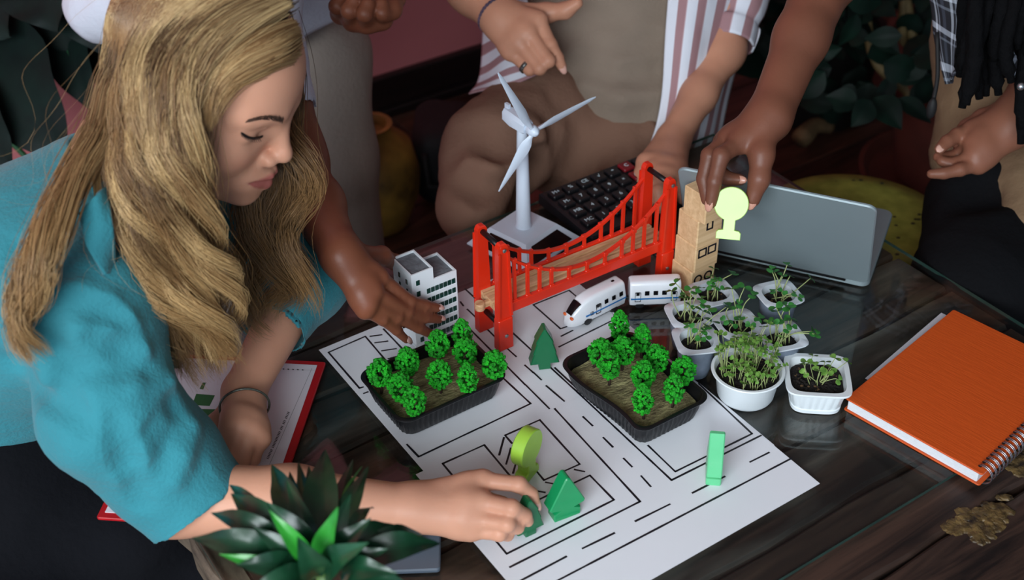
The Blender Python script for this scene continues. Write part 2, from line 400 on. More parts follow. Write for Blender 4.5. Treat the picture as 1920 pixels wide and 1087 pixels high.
def skin(name, col, lip=None, rough=.5, var=.12):
    m = M(name, col, rough, var=(14, var), bump=(260, .04), sss=.12, spec=.28)
    nt = m.node_tree; b = nt.nodes['Principled BSDF']
    src = b.inputs['Base Color'].links[0].from_socket
    for nm, c in (lip or {}).items():
        at = nt.nodes.new('ShaderNodeAttribute'); at.attribute_name = nm
        mi = nt.nodes.new('ShaderNodeMix'); mi.data_type = 'RGBA'; nt.links.new(at.outputs['Fac'], mi.inputs[0]); nt.links.new(src, mi.inputs[6]); mi.inputs[7].default_value = lin(c); src = mi.outputs[2]
    nt.links.new(src, b.inputs['Base Color']); return m
def hand(S, wrist, wr, mcps, fingers, thumb, fr=.0085, k=.0026, palmr=.0115):
    """palm of four metacarpals, four fingers (PIP, DIP, tip) and a thumb (base, MCP, IP, tip)"""
    w = np.asarray(wrist, float); c = np.mean(mcps, 0)
    for i, m in enumerate(mcps):
        wp = w + (np.asarray(m) - c) * .38
        S.cap(wp, m, wr * .62, palmr, .014)
    for i in range(3): S.cap(mcps[i] * .8 + w * .2, mcps[i + 1] * .8 + w * .2, palmr * .95, palmr * .95, .012)
    for i, (m, f) in enumerate(zip(mcps, fingers)):
        r = fr * (1, 1.03, .98, .86)[i]; pts = [np.asarray(m, float)] + [np.asarray(q, float) for q in f]
        S.cap(pts[0], pts[1], r * 1.18, r * 1.04, k * 1.3); S.cap(pts[1], pts[2], r * 1.04, r * .93, k); S.cap(pts[2], pts[3], r * .93, r * .76, k)
        S.ell(pts[1], (r * 1.10,) * 3, k=k); S.ell(pts[0] + nrm(pts[0] - w) * .0, (r * 1.24,) * 3, k=.006)
    t = [np.asarray(q, float) for q in thumb]; S.chain(t, [wr * .62, fr * 1.5, fr * 1.22, fr * .95], .008)
def nail(parent, tip, prev, up, r, mat, name='fingernail', ln=1.25):
    ax = nrm(np.asarray(tip) - prev); up = nrm(np.asarray(up) - ax * (np.asarray(up) @ ax)); sd = np.cross(ax, up); b = MB()
    b.ball(np.asarray(tip) + ax * r * .15 + up * r * .55, (r * ln, r * .72, r * .32), np.column_stack([ax, sd, up]), 10, 6); return b.obj(name, mat, parent, True)
# ================================================================ the setting
RZ = UANG
def frame(o, u, v, z): o.location = tuple(TP(u, v, z)); o.rotation_euler = (0, 0, RZ); return o
wall_m = M('pink_plaster', (226, 132, 136), .8, var=(2.2, .10), bump=(18, .10))
floor_gap = M('floor_gap', (12, 8, 7), .9, var=(5, .3))
o = MB().box((0, 0, 0), (4.5, 4.2, .01)).obj('floor', floor_gap); structure(o); frame(o, .8, .9, -T - .013)
plank_m = mat_wood('floor_plank_wood', (44, 27, 22), (112, 70, 54), (1.0, 9, 9), .42, bump=.3)
fl = o
# floor boards run along the wall; each board an object, sharing four meshes
FB = [MB().box((0, 0, 0), (lx, .058, .008), bev=.0015).mesh('floorboard', plank_m) for lx in (.55, .7, .85, 1.0)]
v0 = -.5
row = 0
while v0 < 2.4:
    u0 = -1.5 - rnd.random() * .8
    while u0 < 3.4:
        k = rnd.randrange(4); lx = (.55, .7, .85, 1.0)[k]
        b = link('floorboard', FB[k], fl); b.location = (u0 + lx - .8, v0 + .06 - .9, .004); u0 += 2 * lx + .003
    v0 += .12; row += 1
o = MB().box((0, .05, 1.3), (4.5, .05, 1.3)).obj('wall_back', wall_m); structure(o); frame(o, .8, 2.42, -T)
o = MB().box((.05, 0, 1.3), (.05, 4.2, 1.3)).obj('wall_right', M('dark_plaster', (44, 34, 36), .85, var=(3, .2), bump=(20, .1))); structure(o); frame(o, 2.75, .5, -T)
o = MB().box((0, 0, .05), (4.5, 4.2, .05)).obj('ceiling', M('ceiling_paint', (206, 200, 194), .9, var=(2, .08))); structure(o); frame(o, .8, .9, 2.6 - T)
bb = MB(); bb.box((0, -.012, .052), (4.4, .012, .052), bev=.004); bb.box((0, -.018, .012), (4.4, .018, .012), bev=.004)
o = bb.obj('baseboard_back', mat_wood('baseboard_wood', (20, 13, 13), (36, 24, 23), (.6, 8, 8), .4)); structure(o); frame(o, .8, 2.42, -T)
# ================================================================ table: rough dark planks under a glass sheet
tw = mat_wood('dark_table_wood', (23, 17, 15), (82, 60, 49), (1.1, 16, 16), .48, wear=(128, 120, 114), bump=.22, contrast=(.38, .74))
tab = thing('rustic_table', 'low table of rough dark stained planks under a glass sheet', 'table', TP(0, 0, -T), RZ)
TZ = T - .0065
vb = [.30, .405, .506, .598, .695, .79, .884, .978, 1.075, 1.172, 1.268]
for i in range(len(vb) - 1):
    a, b = vb[i] + .0025, vb[i + 1] - .0025; mb = MB(); n = 26
    us = np.linspace(.238, 1.2, n); rg = []
    for j, uu in enumerate(us):
        w1 = .0018 * math.sin(j * .9 + i * 2.1) + .001 * math.sin(j * 2.3 + i); w2 = .0018 * math.sin(j * 1.1 + i * 1.3 + 1)
        a2, b2 = a + w1, b + w2; e = .004; z1 = TZ - .0012 * (i < 3) * (1 + math.sin(j * .7 + i)); z0 = TZ - .034
        rg.append([(uu, a2, z0), (uu, b2, z0), (uu, b2, z1 - e), (uu, b2 - e, z1), (uu, a2 + e, z1), (uu, a2, z1 - e)])
    mb.rings(rg); mb.obj('plank', tw, tab)
mb = MB(); rg = []
for j, vv in enumerate(np.linspace(.30, 1.268, 40)):
    w = .0022 * math.sin(j * 1.7) + .0016 * math.sin(j * 3.1); z1 = TZ - .0015; rg.append([(.204 + w, vv, TZ - .04), (.2355, vv, TZ - .04), (.2355, vv, z1), (.209 + w, vv, z1), (.204 + w, vv, z1 - .005)])
mb.rings(rg); mb.obj('end_board', mat_wood('worn_edge_wood', (40, 32, 28), (132, 116, 98), (9, 1.5, 9), .6, bump=.6), tab)
for uu in (.25, 1.16):
    for vv in (.34, 1.23): MB().box((uu + .01, vv, (TZ - .036) / 2), (.035, .035, (TZ - .036) / 2), bev=.004).obj('leg', tw, tab)
for vv in (.34, 1.23): MB().box((.71, vv, TZ - .036 - .04), (.41, .014, .04), bev=.003).obj('apron', tw, tab)
for uu in (.26, 1.17): MB().box((uu, .785, TZ - .036 - .04), (.014, .41, .04), bev=.003).obj('apron', tw, tab)
# knots of gold-brown bark let into the wood at the near corner
bark = M('gold_brown_bark', (120, 96, 54), .5, var=(85, .8), bump=(110, 1.0), col2=(26, 18, 13))
qb = np.random.RandomState(4)
for (px, py, sx, sy) in ((1842, 972, .036, .020), (1912, 862, .022, .016)):
    g = G(px, py, -.006); c = (g @ U, g @ V); mb = MB()
    for j in range(80):
        a = qb.uniform(0, 6.28); r = math.sqrt(qb.uniform(0, 1)); w_ = 1 + .25 * math.sin(3 * a + px) + .15 * math.sin(5 * a); s_ = qb.uniform(.0035, .0080)
        mb.ball((c[0] + sx * r * w_ * math.cos(a), c[1] + sy * r * w_ * math.sin(a), TZ - .0010 - .0010 * r), (s_ * qb.uniform(.8, 1.8), s_, .0016 + .0010 * qb.rand()), Matrix.Rotation(qb.uniform(0, 3), 3, 'Z'), 7, 4)
    mb.obj('bark_knot', bark, tab)['kind'] = 'stuff'
gl_m = mat_glass('table_glass'); edge_m = M('glass_edge_green', (48, 72, 66), .12, var=(30, .2), spec=.6)
mb = MB(); mb.box((.711, .914, T - .003), (.501, .358, .003), bev=.0006)
me = mb.mesh('glass_sheet', [gl_m, edge_m]); 
for p in me.polygons:
    if abs(p.normal.z) < .3: p.material_index = 1
o = link('glass_sheet', me); o.rotation_euler = (0, 0, RZ); tag(o, 'clear glass sheet with green edges lying on the plank table', 'glass sheet')
# ================================================================ drawn street plan
paper_m = M('plan_paper', (233, 236, 242), .65, var=(6, .02))
ink = M('black_marker', (14, 14, 26), .5, var=(40, .2))
PZ = .0003
def sheet(u0, u1, v0, v1, z, label, curl=0.0):
    mb = MB(); n = 14; vs = []; fs = []
    for i in range(n + 1):
        for j in range(n + 1):
            a, b = i / n, j / n; vs.append((u0 + (u1 - u0) * a, v0 + (v1 - v0) * b, z))
    for i in range(n):
        for j in range(n): k = i * (n + 1) + j; fs.append((k, k + n + 1, k + n + 2, k + 1))
    mb.add(vs, fs); m2 = [(x, y, zz - .0002) for x, y, zz in vs]; mb.add(m2, [f[::-1] for f in fs])
    o = mb.obj('plan_sheet', paper_m); o.rotation_euler = (0, 0, RZ); o.location.z = T
    return tag(o, label, 'paper')
shA = sheet(.457, .735, .880, 1.149, .0004, 'white plan sheet under the toy building and the left tray')
shC = sheet(.690, .804, .700, 1.077, .0006, 'white plan sheet strip under the toy train and the right tray')
shB = sheet(.447, .803, .628, .892, .0008, 'large white plan sheet nearest the camera with street lines')
def strokes(parent, segs, z, w=.0024):
    ext = w * .3
    for s in segs:
        mb = MB()
        for (a, b) in zip(s[:-1], s[1:]):
            A = G(*a); B = G(*b); A = np.array([A @ U, A @ V]); B = np.array([B @ U, B @ V]); d = B - A; L = np.linalg.norm(d)
            if L < 1e-6: continue
            d /= L; n = np.array([-d[1], d[0]]); A = A - d * ext; B = B + d * ext; k = max(2, int(L / .012)); top = []; bot = []
            for j in range(k + 1):
                t = j / k; ww = w * (.85 + .3 * rnd.random()) / 2; p = A + (B - A) * t; top.append((*(p + n * ww), z)); bot.append((*(p - n * ww), z))
            mb.add(top + bot, [(j, k + 1 + j, k + 2 + j, j + 1) for j in range(k)])
        mb.obj('ink_line', ink, parent)
S1 = [[(674, 728), (616, 661), (685, 631), (725, 678)], [(674, 728), (681, 726)], [(682, 738), (690, 735)], [(694, 631), (716, 628)], [(703, 643), (727, 640)], [(716, 658), (743, 654)], [(728, 673), (750, 667)],
      [(719, 617), (762, 662)], [(859, 595), (985, 722)], [(872, 542), (1000, 660)], [(876, 580), (894, 597)], [(913, 617), (933, 637)], [(949, 652), (968, 669)], [(940, 706), (995, 757), (901, 802)], [(863, 566), (869, 574)], [(984, 685), (1000, 699)]]
S2 = [[(1000, 572), (1067, 545), (1085, 560)], [(1000, 572), (1051, 617), (1068, 611)], [(1052, 631), (1074, 620)], [(1048, 651), (1145, 603)], [(1000, 660), (1075, 729)], [(1040, 690), (1080, 727)], [(1250, 666), (1310, 720)], [(1180, 818), (1220, 856)]]
S3 = [[(901, 802), (785, 857), (763, 834)], [(985, 722), (1030, 767)], [(1040, 767), (1200, 941), (956, 1064)], [(1000, 699), (1015, 713)], [(1024, 724), (1058, 753)], [(1093, 782), (1111, 799)], [(1131, 821), (1149, 839)], [(1169, 860), (1185, 876)], [(1202, 893), (1220, 913)],
      [(1075, 729), (1259, 901), (1427, 817)], [(1215, 836), (1266, 885), (1410, 814), (1310, 720)], [(855, 900), (830, 870), (908, 835), (964, 902)], [(945, 821), (936, 854)], [(958, 841), (949, 871)], [(969, 863), (962, 888)], [(980, 896), (976, 903)],
      [(960, 832), (947, 817), (1012, 788), (1087, 871), (1020, 901), (1005, 883)], [(1077, 881), (1096, 885)], [(1023, 905), (1039, 908)], [(1000, 920), (1022, 924)], [(1009, 938), (1106, 892), (1151, 938), (950, 1039), (920, 1003)],
      [(975, 1090), (1062, 1044)], [(1092, 1029), (1152, 1000)], [(1191, 978), (1256, 946)], [(1298, 925), (1359, 894)], [(1406, 867), (1442, 849)], [(1040, 1092), (1484, 860)]]
strokes(shA, S1, .00055); strokes(shC, S2, .00075); strokes(shB, S3, .00095)
PT = .001                                     # top of the paper pile
# ================================================================ plastic trays with model trees
blk = M('black_tray_plastic', (15, 16, 19), .38, var=(30, .1), spec=.35)
mat_g = M('dry_grass_mat', (158, 152, 106), .95, var=(55, .45), bump=(160, 1.0), col2=(98, 88, 60), scale3=(1, 2.2, 1))
def rrect(hx, hy, r, n=7, bow=0.0):
    pts = []
    for cx, cy, a0 in ((hx - r, hy - r, 0), (-hx + r, hy - r, 90), (-hx + r, -hy + r, 180), (hx - r, -hy + r, 270)):
        for i in range(n + 1): a = math.radians(a0 + 90 * i / n); pts.append((cx + r * math.cos(a), cy + r * math.sin(a)))
    return np.array(pts)
def dense(out, step=.0016):
    o2 = []
    for a, b in zip(out, np.roll(out, -1, 0)):
        L = np.linalg.norm(b - a); k = max(1, int(L / step))
        for j in range(k): o2.append(a + (b - a) * j / k)
    return np.array(o2)
def tray(u0, u1, v0, v1, label, h=.034, bow=0.0):
    hx, hy = (u1 - u0) / 2, (v1 - v0) / 2; t = thing('plant_tray', label, 'tray', TP((u0 + u1) / 2, (v0 + v1) / 2, PT), RZ)
    def warp(P, k=1.0):
        P = np.array(P, float)
        if bow: P[:, 0] += np.where(P[:, 0] < 0, 1, .0) * bow * k * np.sin(math.pi * np.clip((P[:, 1] + hy) / (2 * hy), 0, 1) * 2)
        return P
    base = dense(rrect(hx - .010, hy - .010, .014)); n = len(base)
    s = np.cumsum(np.linalg.norm(np.diff(base, axis=0, append=base[:1]), axis=1)); nor = base / np.linalg.norm(base, axis=1)[:, None]
    fl = np.clip(np.sin(s / .0062 * 2 * math.pi) * 2, -1, 1)
    def ring(off, z, flute):
        d = base * np.array([(hx - .010 + off) / (hx - .010), (hy - .010 + off) / (hy - .010)]) + nor * (fl * flute)[:, None]; d = warp(d, .4 + .6 * z / h); return [(x, y, z) for x, y in d]
    mb = MB(); mb.rings([ring(-.004, .0005, 0), ring(-.001, .0005, 0), ring(.001, .003, .0006), ring(.005, h * .55, .0009), ring(.0068, h - .004, .0007), ring(.0072, h - .002, 0), ring(.0105, h - .002, 0), ring(.0112, h - .0005, 0), ring(.0100, h + .0008, 0),
              ring(.0065, h + .0006, 0), ring(.0058, h - .003, 0), ring(.0045, h * .5, 0), ring(.0005, .0035, 0), ring(-.003, .0022, 0)], cap0=True, cap1=True)
    autosmooth(mb.obj('tray_body', blk, t), 50)
    # grass mat: gently lumpy sheet
    g = MB(); inner = np.array(ring(.0032, h * .56, 0)); c = inner.mean(0); R = [inner * np.array([1, 1, 1])]
    rg = []
    for f in (0, 1, .93, .8, .65, .5, .35, .2, .07):
        if f == 0: rg.append([tuple(p * [.985, .985, 1] - [0, 0, .0015]) for p in inner]); continue
        rg.append([tuple(np.array([c[0] + (p[0] - c[0]) * f, c[1] + (p[1] - c[1]) * f, p[2] + .0012 * math.sin(p[0] * f * 160) * math.sin(p[1] * f * 140 + 1) + (.0015 if f < .9 else 0)])) for p in inner])
    g.rings(rg, cap0=False); autosmooth(g.obj('grass_mat', mat_g, t), 60)
    return t
trL = tray(.458, .603, .937, 1.044, 'black ribbed tray of model trees beside the white toy building')
trR = tray(.667, .772, .774, .927, 'black ribbed tray of model trees with a bent side, nearest the seedling cups', bow=.0045)
leafg = M('model_tree_green', (26, 190, 26), .7, var=(120, .55), bump=(300, .6), col2=(8, 104, 12))
trunk_m = M('model_trunk', (62, 40, 30), .8, var=(60, .3))
def tree_mesh(seed, h=.041, r=.0172, tiers=None):
    q = np.random.RandomState(seed); mb = MB()
    n = 270
    for i in range(n):
        z = q.uniform(0, 1); prof = math.sin(math.pi * (z * .86 + .10)) ** .75
        if tiers:
            ph = (z * tiers) % 1.0
            if ph > .78: continue
            prof *= 1 - .25 * ph
        if seed % 3 == 1: prof *= (1.12 - .55 * z)
        a = q.uniform(0, 2 * math.pi); rr = r * prof * (q.uniform(.72, 1.0) if i % 3 else q.uniform(.4, .8)); s = q.uniform(.0016, .0030)
        mb.ball((rr * math.cos(a), rr * math.sin(a), z * h), (s, s, s * .8), None, 5, 3)
        if i % 2: mb.ball((rr * 1.05 * math.cos(a + .08), rr * 1.05 * math.sin(a + .08), z * h + .0012), s * .6, None, 4, 3)
    f = mb.mesh('foliage', leafg, False); tb = MB(); tb.tube([(0, 0, -.0155), (.0004, 0, -.004), (0, .0003, h * .4), (0, 0, h * .8)], [.0019, .0016, .0011, .0005], 7)
    for j in range(9): a = j * 2.4; z = h * (.15 + .07 * j); tb.tube([(0, 0, z), (r * .7 * math.cos(a), r * .7 * math.sin(a), z + .004)], [.0006, .0003], 4)
    return f, tb.mesh('trunk', trunk_m, True)
TM = [tree_mesh(s, tiers=t_, h=hh, r=rr) for s, t_, hh, rr in ((0, None, .036, .0148), (1, 5, .039, .0152), (2, 6, .038, .0145), (3, None, .035, .0150), (4, 5, .037, .0148))]
def mtree(px, py, k, label, group, sz=1.0, tilt=(0, 0)):
    g = G(px, py, .019); t = thing('model_tree', label, 'model tree', g, rnd.random() * 6, group); f, tk = TM[k]
    off = .0150
    a = link('foliage', f, t, loc=(0, 0, off)); b = link('trunk', tk, t, loc=(0, 0, off)); t.scale = (sz,) * 3; t.rotation_euler = (tilt[0], tilt[1], rnd.random() * 6)
    return t
gL, gR = 'model trees in the tray by the toy building', 'model trees in the tray by the seedling cups'
for px, py, k, lb in ((716, 738, 0, 'round model tree at the far left corner of the left tray'), (767, 716, 3, 'round model tree second from the left along the left tray rear'), (755, 765, 0, 'model tree behind the frontmost tree in the left tray'),
                      (780, 792, 2, 'frontmost model tree in the left tray, leaning over its front edge'), (823, 684, 0, 'large model tree in front of the white toy building'), (868, 664, 1, 'rearmost model tree in the left tray below the building edge'),
                      (875, 698, 0, 'model tree right below the rearmost tree of the left tray'), (827, 740, 3, 'model tree alone in the middle of the left tray'), (878, 748, 1, 'model tree at the front right rim of the left tray'), (928, 722, 0, 'model tree at the right corner of the left tray')):
    mtree(px, py, k, lb, gL)
for px, py, k, lb, tl in ((1112, 690, 0, 'tilted model tree at the left corner of the right tray', (.1, .3)), (1160, 648, 1, 'tall rear model tree just below the toy train', (0, 0)), (1142, 724, 2, 'model tree with visible trunk at the left front of the right tray', (0, 0)),
                      (1166, 696, 3, 'model tree between the tall rear tree and the left trunk tree', (0, 0)), (1202, 672, 4, 'model tree at the rear corner of the right tray by a cup', (0, 0)), (1228, 710, 3, 'model tree along the right rear edge of the right tray, mid way', (0, 0)),
                      (1204, 742, 0, 'model tree behind the frontmost tree of the right tray', (0, 0)), (1207, 788, 1, 'frontmost model tree of the right tray with a bare trunk', (-.05, .05)), (1260, 766, 4, 'model tree right of the frontmost tree in the right tray', (0, 0)), (1278, 734, 0, 'model tree nearest the round seedling tub in the right tray', (0, 0))):
    mtree(px, py, k, lb, gR, 1.0, tl)
# ================================================================ painted wooden shapes
def shape(name, label, outline, thick, mat, p, ang, tilt=None, bev=.0012, hole=None):
    """flat wooden cut-out standing upright: outline x across, y up"""
    mb = MB(); mb.prism(outline, -thick / 2, thick / 2, bev=bev); me = mb.mesh(name, mat)
    o = link(name, me); autosmooth(o, 35); tag(o, label, 'wooden tree')
    Rm = Matrix.Rotation(ang, 4, 'Z') @ Matrix.Rotation(math.pi / 2, 4, 'X')
    if tilt is not None: Rm = tilt @ Rm
    o.matrix_world = Matrix.Translation(Vector(p)) @ Rm; return o
def pine(w, h, tiers=3, trunk=True):
    pts = []; th = h * .14; tw_ = w * .2
    right = [(tw_, 0), (tw_, th)]
    for i in range(tiers):
        y0 = th + (h - th) * i / (tiers + .35) * 1.0; wv = w / 2 * (1 - .20 * i); right += [(wv, y0), (wv * .97, y0 + h * .035), (wv - w * .13, y0 + (h - th) / (tiers + .35) - .0005)]
    pts = right[:-1] + [(.0015, h - .001)]; pts = [(x, y) for x, y in pts]; left = [(-x, y) for x, y in pts[::-1]]
    return pts + left
def lolly(R, h, w=.55):
    st = R * .34; bw = R * w * 1.15; bh = h * .17; pts = [(bw, 0), (bw, bh * .75), (bw * .85, bh), (st, bh * 1.08)]
    cy = h - R; a0 = math.asin(min(.99, st / R)) - math.pi / 2
    for i in range(33): a = a0 + (2 * math.pi - 2 * (a0 + math.pi / 2)) * i / 32; pts.append((R * math.cos(a), cy + R * math.sin(a)))
    return pts + [(-st, bh * 1.08), (-bw * .85, bh), (-bw, bh * .75), (-bw, 0)]
paint = lambda n, c: M(n, c, .38, var=(25, .06), bump=(90, .05), coat=.2)
dg = paint('dark_green_paint', (6, 104, 62)); mg = paint('mid_green_paint', (10, 150, 88)); lime = paint('lime_paint', (166, 212, 70)); mint = paint('mint_paint', (98, 200, 140)); plime = paint('pale_lime_paint', (188, 228, 122))
b = G(1020, 685, PT); shape('pine_block', 'dark green wooden pine cut-out standing between the red bridge and right tray', pine(.036, .062), .016, dg, b, math.radians(8))
b = G(988, 890, PT); shape('round_tree_block', 'lime green round wooden tree standing on the drawn plan', lolly(.0225, .066), .015, lime, b, math.radians(58))
b = G(1058, 962, PT); tri = [(.010, 0), (.010, .004), (.008, .013), (.0085, .014), (.019, .0145), (.0205, .0175), (.0025, .058), (.0005, .0595), (-.0005, .0595), (-.0025, .058), (-.0205, .0175), (-.019, .0145), (-.0085, .014), (-.008, .013), (-.010, .004), (-.010, 0)]
tri = [(.015, 0), (.016, .003), (.0155, .011), (.008, .014), (.0195, .0165), (.021, .0195), (.003, .0575), (.001, .059), (-.001, .059), (-.003, .0575), (-.021, .0195), (-.0195, .0165), (-.008, .014), (-.0155, .011), (-.016, .003), (-.015, 0)]
shape('triangle_tree_block', 'mid green triangular wooden tree right of the woman\'s fingers', tri, .016, mg, b, math.radians(25))
b = G(990, 996, PT); shape('pine_block', 'dark green wooden pine held by the woman\'s fingertips', pine(.032, .052), .014, dg, b, math.radians(30))
b = G(1337, 890, PT); shape('narrow_tree_block', 'mint green wooden tree seen edge-on at the right of the plan', [(.016, 0), (.0165, .010), (.007, .0125), (.019, .015), (.019, .020), (.002, .064), (-.002, .064), (-.019, .020), (-.019, .015), (-.007, .0125), (-.0165, .010), (-.016, 0)], .0165, mint, b, math.radians(82))
LT = D(1370, 395, 1.50)
cdir = nrm(np.array([0, 0, CAMZ]) - LT); hz_ = nrm(np.array([cdir[0], cdir[1], 0]))
xx = np.cross(Z, hz_); xx = nrm(xx); yy = nrm(np.cross(cdir * .85 + hz_ * .15, xx)); zz = np.cross(xx, yy)
mb = MB(); mb.prism([(x, y - .034) for x, y in lolly(.0205, .063, .62)], -.006, .006, bev=.0008); o = mb.obj('round_tree_block', plime); autosmooth(o, 35)
mm = np.eye(4); mm[:3, 0] = xx; mm[:3, 1] = yy; mm[:3, 2] = zz; mm[:3, 3] = LT; o.matrix_world = Matrix(mm.tolist())
tag(o, 'pale lime round wooden tree pinched in fingers above the block stack', 'wooden tree')
# ================================================================ toy office building
bw_ = M('toy_white_plastic', (226, 232, 236), .42, var=(18, .03)); bwin = M('toy_window_green', (8, 62, 54), .18, var=(40, .3), spec=.6); broof = M('toy_roof_grey', (112, 118, 124), .75, var=(120, .2), bump=(200, .4))
t = thing('toy_building', 'white toy office block with a stepped roof and rows of green windows', 'toy building', TP(.56, 1.083, PT), RZ)
def hollow(x0, x1, y0, y1, h, name):
    m_ = MB(); w = .0018; lip = .004
    m_.rings([[(x0, y0, 0), (x1, y0, 0), (x1, y1, 0), (x0, y1, 0)], [(x0, y0, h), (x1, y0, h), (x1, y1, h), (x0, y1, h)], [(x0 + w, y0 + w, h), (x1 - w, y0 + w, h), (x1 - w, y1 - w, h), (x0 + w, y1 - w, h)], [(x0 + w, y0 + w, h - lip), (x1 - w, y0 + w, h - lip), (x1 - w, y1 - w, h - lip), (x0 + w, y1 - w, h - lip)]])
    m_.obj(name, bw_, t); MB().box(((x0 + x1) / 2, (y0 + y1) / 2, h - lip - .0002), ((x1 - x0) / 2 - w, (y1 - y0) / 2 - w, .0012)).obj('roof', broof, t)
hollow(0, .0305, 0, .046, .110, 'tall_block'); hollow(.0306, .063, 0, .046, .0925, 'low_block')
wm = MB().box((0, 0, 0), (.0025, .0006, .0036), bev=.0003).mesh('window', bwin); wm2 = MB().box((0, 0, 0), (.0006, .0019, .0035), bev=.0003).mesh('window', bwin); wm3 = MB().box((0, 0, 0), (.0032, .0006, .0035), bev=.0003).mesh('window', bwin)
for fl_ in range(6):
    z = .078 - fl_ * .0142
    for i in range(7): link('window', wm, t, loc=(.0225 + i * .0059, -.0003, z))
    link('window', wm, t, loc=(.0085, -.0003, z + .0015))
link('window', wm, t, loc=(.0085, -.0003, .096))
for fl_ in range(6):
    for y in (.012, .030): link('window', wm2, t, loc=(-.0003, y, .094 - fl_ * .0142))
led = MB()
for fl_ in range(6): led.box((.041, -.0002, .0725 - fl_ * .0142), (.0215, .0004, .0005))
led.obj('ledges', bw_, t)
MB().box((.0315, .023, .001), (.0335, .025, .001), bev=.0005).obj('base_plate', bw_, t)
# ================================================================ red suspension bridge
red = M('red_bridge_plastic', (226, 44, 16), .35, var=(12, .08), coat=.2); rod = M('black_rod', (14, 14, 16), .4, var=(50, .2)); beech = mat_wood('beech_track', (176, 132, 92), (224, 184, 142), (6, 60, 60), .5, bump=.1); scr = M('steel_screw', (190, 190, 190), .3, .9, var=(80, .2))
BA = G(945, 650, PT); BB = G(1247, 523, 0); bd = nrm(np.array([BB[0] - BA[0], BB[1] - BA[1], 0])); BL = .2516
br = thing('toy_bridge', 'red plastic suspension bridge with a wooden track deck', 'toy bridge', (BA[0], BA[1], T + PT), math.atan2(bd[1], bd[0]))
BWD = .046; BH = .158
def leg_prof(x, y, out):
    mb = MB(); rg = []
    for z, w, dpt in ((0, .0105, .0055), (.004, .0105, .0055), (.045, .0098, .005), (.048, .0092, .0046), (BH - .006, .0065, .0042), (BH - .002, .0050, .0040), (BH, .0028, .0034)):
        rg.append([(x - w, y - dpt, z), (x + w, y - dpt, z), (x + w, y + dpt, z), (x - w, y + dpt, z)])
    mb.rings(rg)
    for s in (-1, 1):      # raised flanges either side of the recessed face
        r2 = []
        for z, w in ((.05, .0092), (BH - .012, .0064)):
            r2.append([(x + s * w - .0014, y + out * .0042, z), (x + s * w + .0014, y + out * .0042, z), (x + s * w + .0014, y + out * .0064, z), (x + s * w - .0014, y + out * .0064, z)])
        mb.rings(r2)
    mb.box((x, y + out * .0045, .024), (.0102, .0022, .0235), bev=.001)
    lg = mb.obj('tower_leg', red, br)
    for zz_ in (.022, BH - .008):
        mb = MB(); mb.lathe([(.0026, 0), (.0026, .0012), (.0015, .0018)], 12); s = mb.obj('screw', scr, lg); s.location = (x, y + out * .0064, zz_); s.rotation_euler = (math.pi / 2 if out < 0 else -math.pi / 2, 0, 0)
for x in (0, BL):
    leg_prof(x, 0, -1); leg_prof(x, BWD, 1)
    for zz_ in (.030, BH - .008): MB().tube([(x, .003, zz_), (x, BWD - .003, zz_)], .0036, 12).obj('crossbar', rod, br, True)
DZ = .052
for y in (.0005, BWD - .0005):
    mb = MB(); s = -1 if y < .02 else 1
    mb.box((BL / 2, y, DZ + .006), (BL / 2 - .006, .0022, .008), bev=.0008); mb.box((BL / 2, y - s * .003, DZ - .0005), (BL / 2 - .006, .0045, .0018), bev=.0006); mb.box((BL / 2, y + s * .0018, DZ + .0125), (BL / 2 - .006, .0022, .0016), bev=.0006)
    mb.obj('girder', red, br)
    xs = np.linspace(.006, BL - .006, 41); cz = lambda x: DZ + .026 + (BH - .016 - DZ - .026) * (2 * (x / BL) - 1) ** 2
    mb = MB()
    rg = [[(x, y - .0021, cz(x) - .0021), (x, y + .0021, cz(x) - .0021), (x, y + .0021, cz(x) + .0021), (x, y - .0021, cz(x) + .0021)] for x in xs]
    mb.rings(rg); mb.obj('main_cable', red, br)
    for tt in (.07, .145, .215, .285, .39, .5, .61, .715, .785, .855, .93):
        x = tt * BL; m2 = MB(); m2.box((x, y, (DZ + .012 + cz(x)) / 2), (.0019, .0018, (cz(x) - DZ - .012) / 2)); m2.box((x, y + s * .0008, cz(x)), (.0032, .0024, .0028), bev=.0006); m2.box((x, y + s * .0008, DZ + .013), (.0034, .0022, .0028), bev=.0008); m2.obj('hanger', red, br)
mb = MB()
for x in (BL * .33, BL * .67): mb.box((x, BWD / 2, DZ - .001), (.008, BWD / 2 - .002, .002), bev=.0008)
mb.box((BL * .80, BWD / 2, DZ - .007), (.008, .014, .005), bev=.002)
mb.obj('deck_bracket', red, br)
tk = MB(); tx0, tx1 = -.006, BL + .004; yc = BWD / 2; hw = .0185
sec = [(-hw, 0), (hw, 0), (hw, .0115), (.0125, .0115), (.0125, .0088), (.0075, .0088), (.0075, .0115), (-.0075, .0115), (-.0075, .0088), (-.0125, .0088), (-.0125, .0115), (-hw, .0115)]
tk.rings([[(x, yc + a, DZ + .001 + b_) for a, b_ in sec] for x in np.linspace(tx0, tx1, 14)])
trk = tk.obj('track', beech, br)
pg = MB(); pg.box((tx0 - .006, yc, DZ + .006), (.007, .0032, .0040), bev=.0008); pg.lathe([(.0060, .001), (.0064, .002), (.0064, .010), (.0058, .011)], 18, (tx0 - .013, yc, DZ)); pg.obj('track_peg', beech, trk)
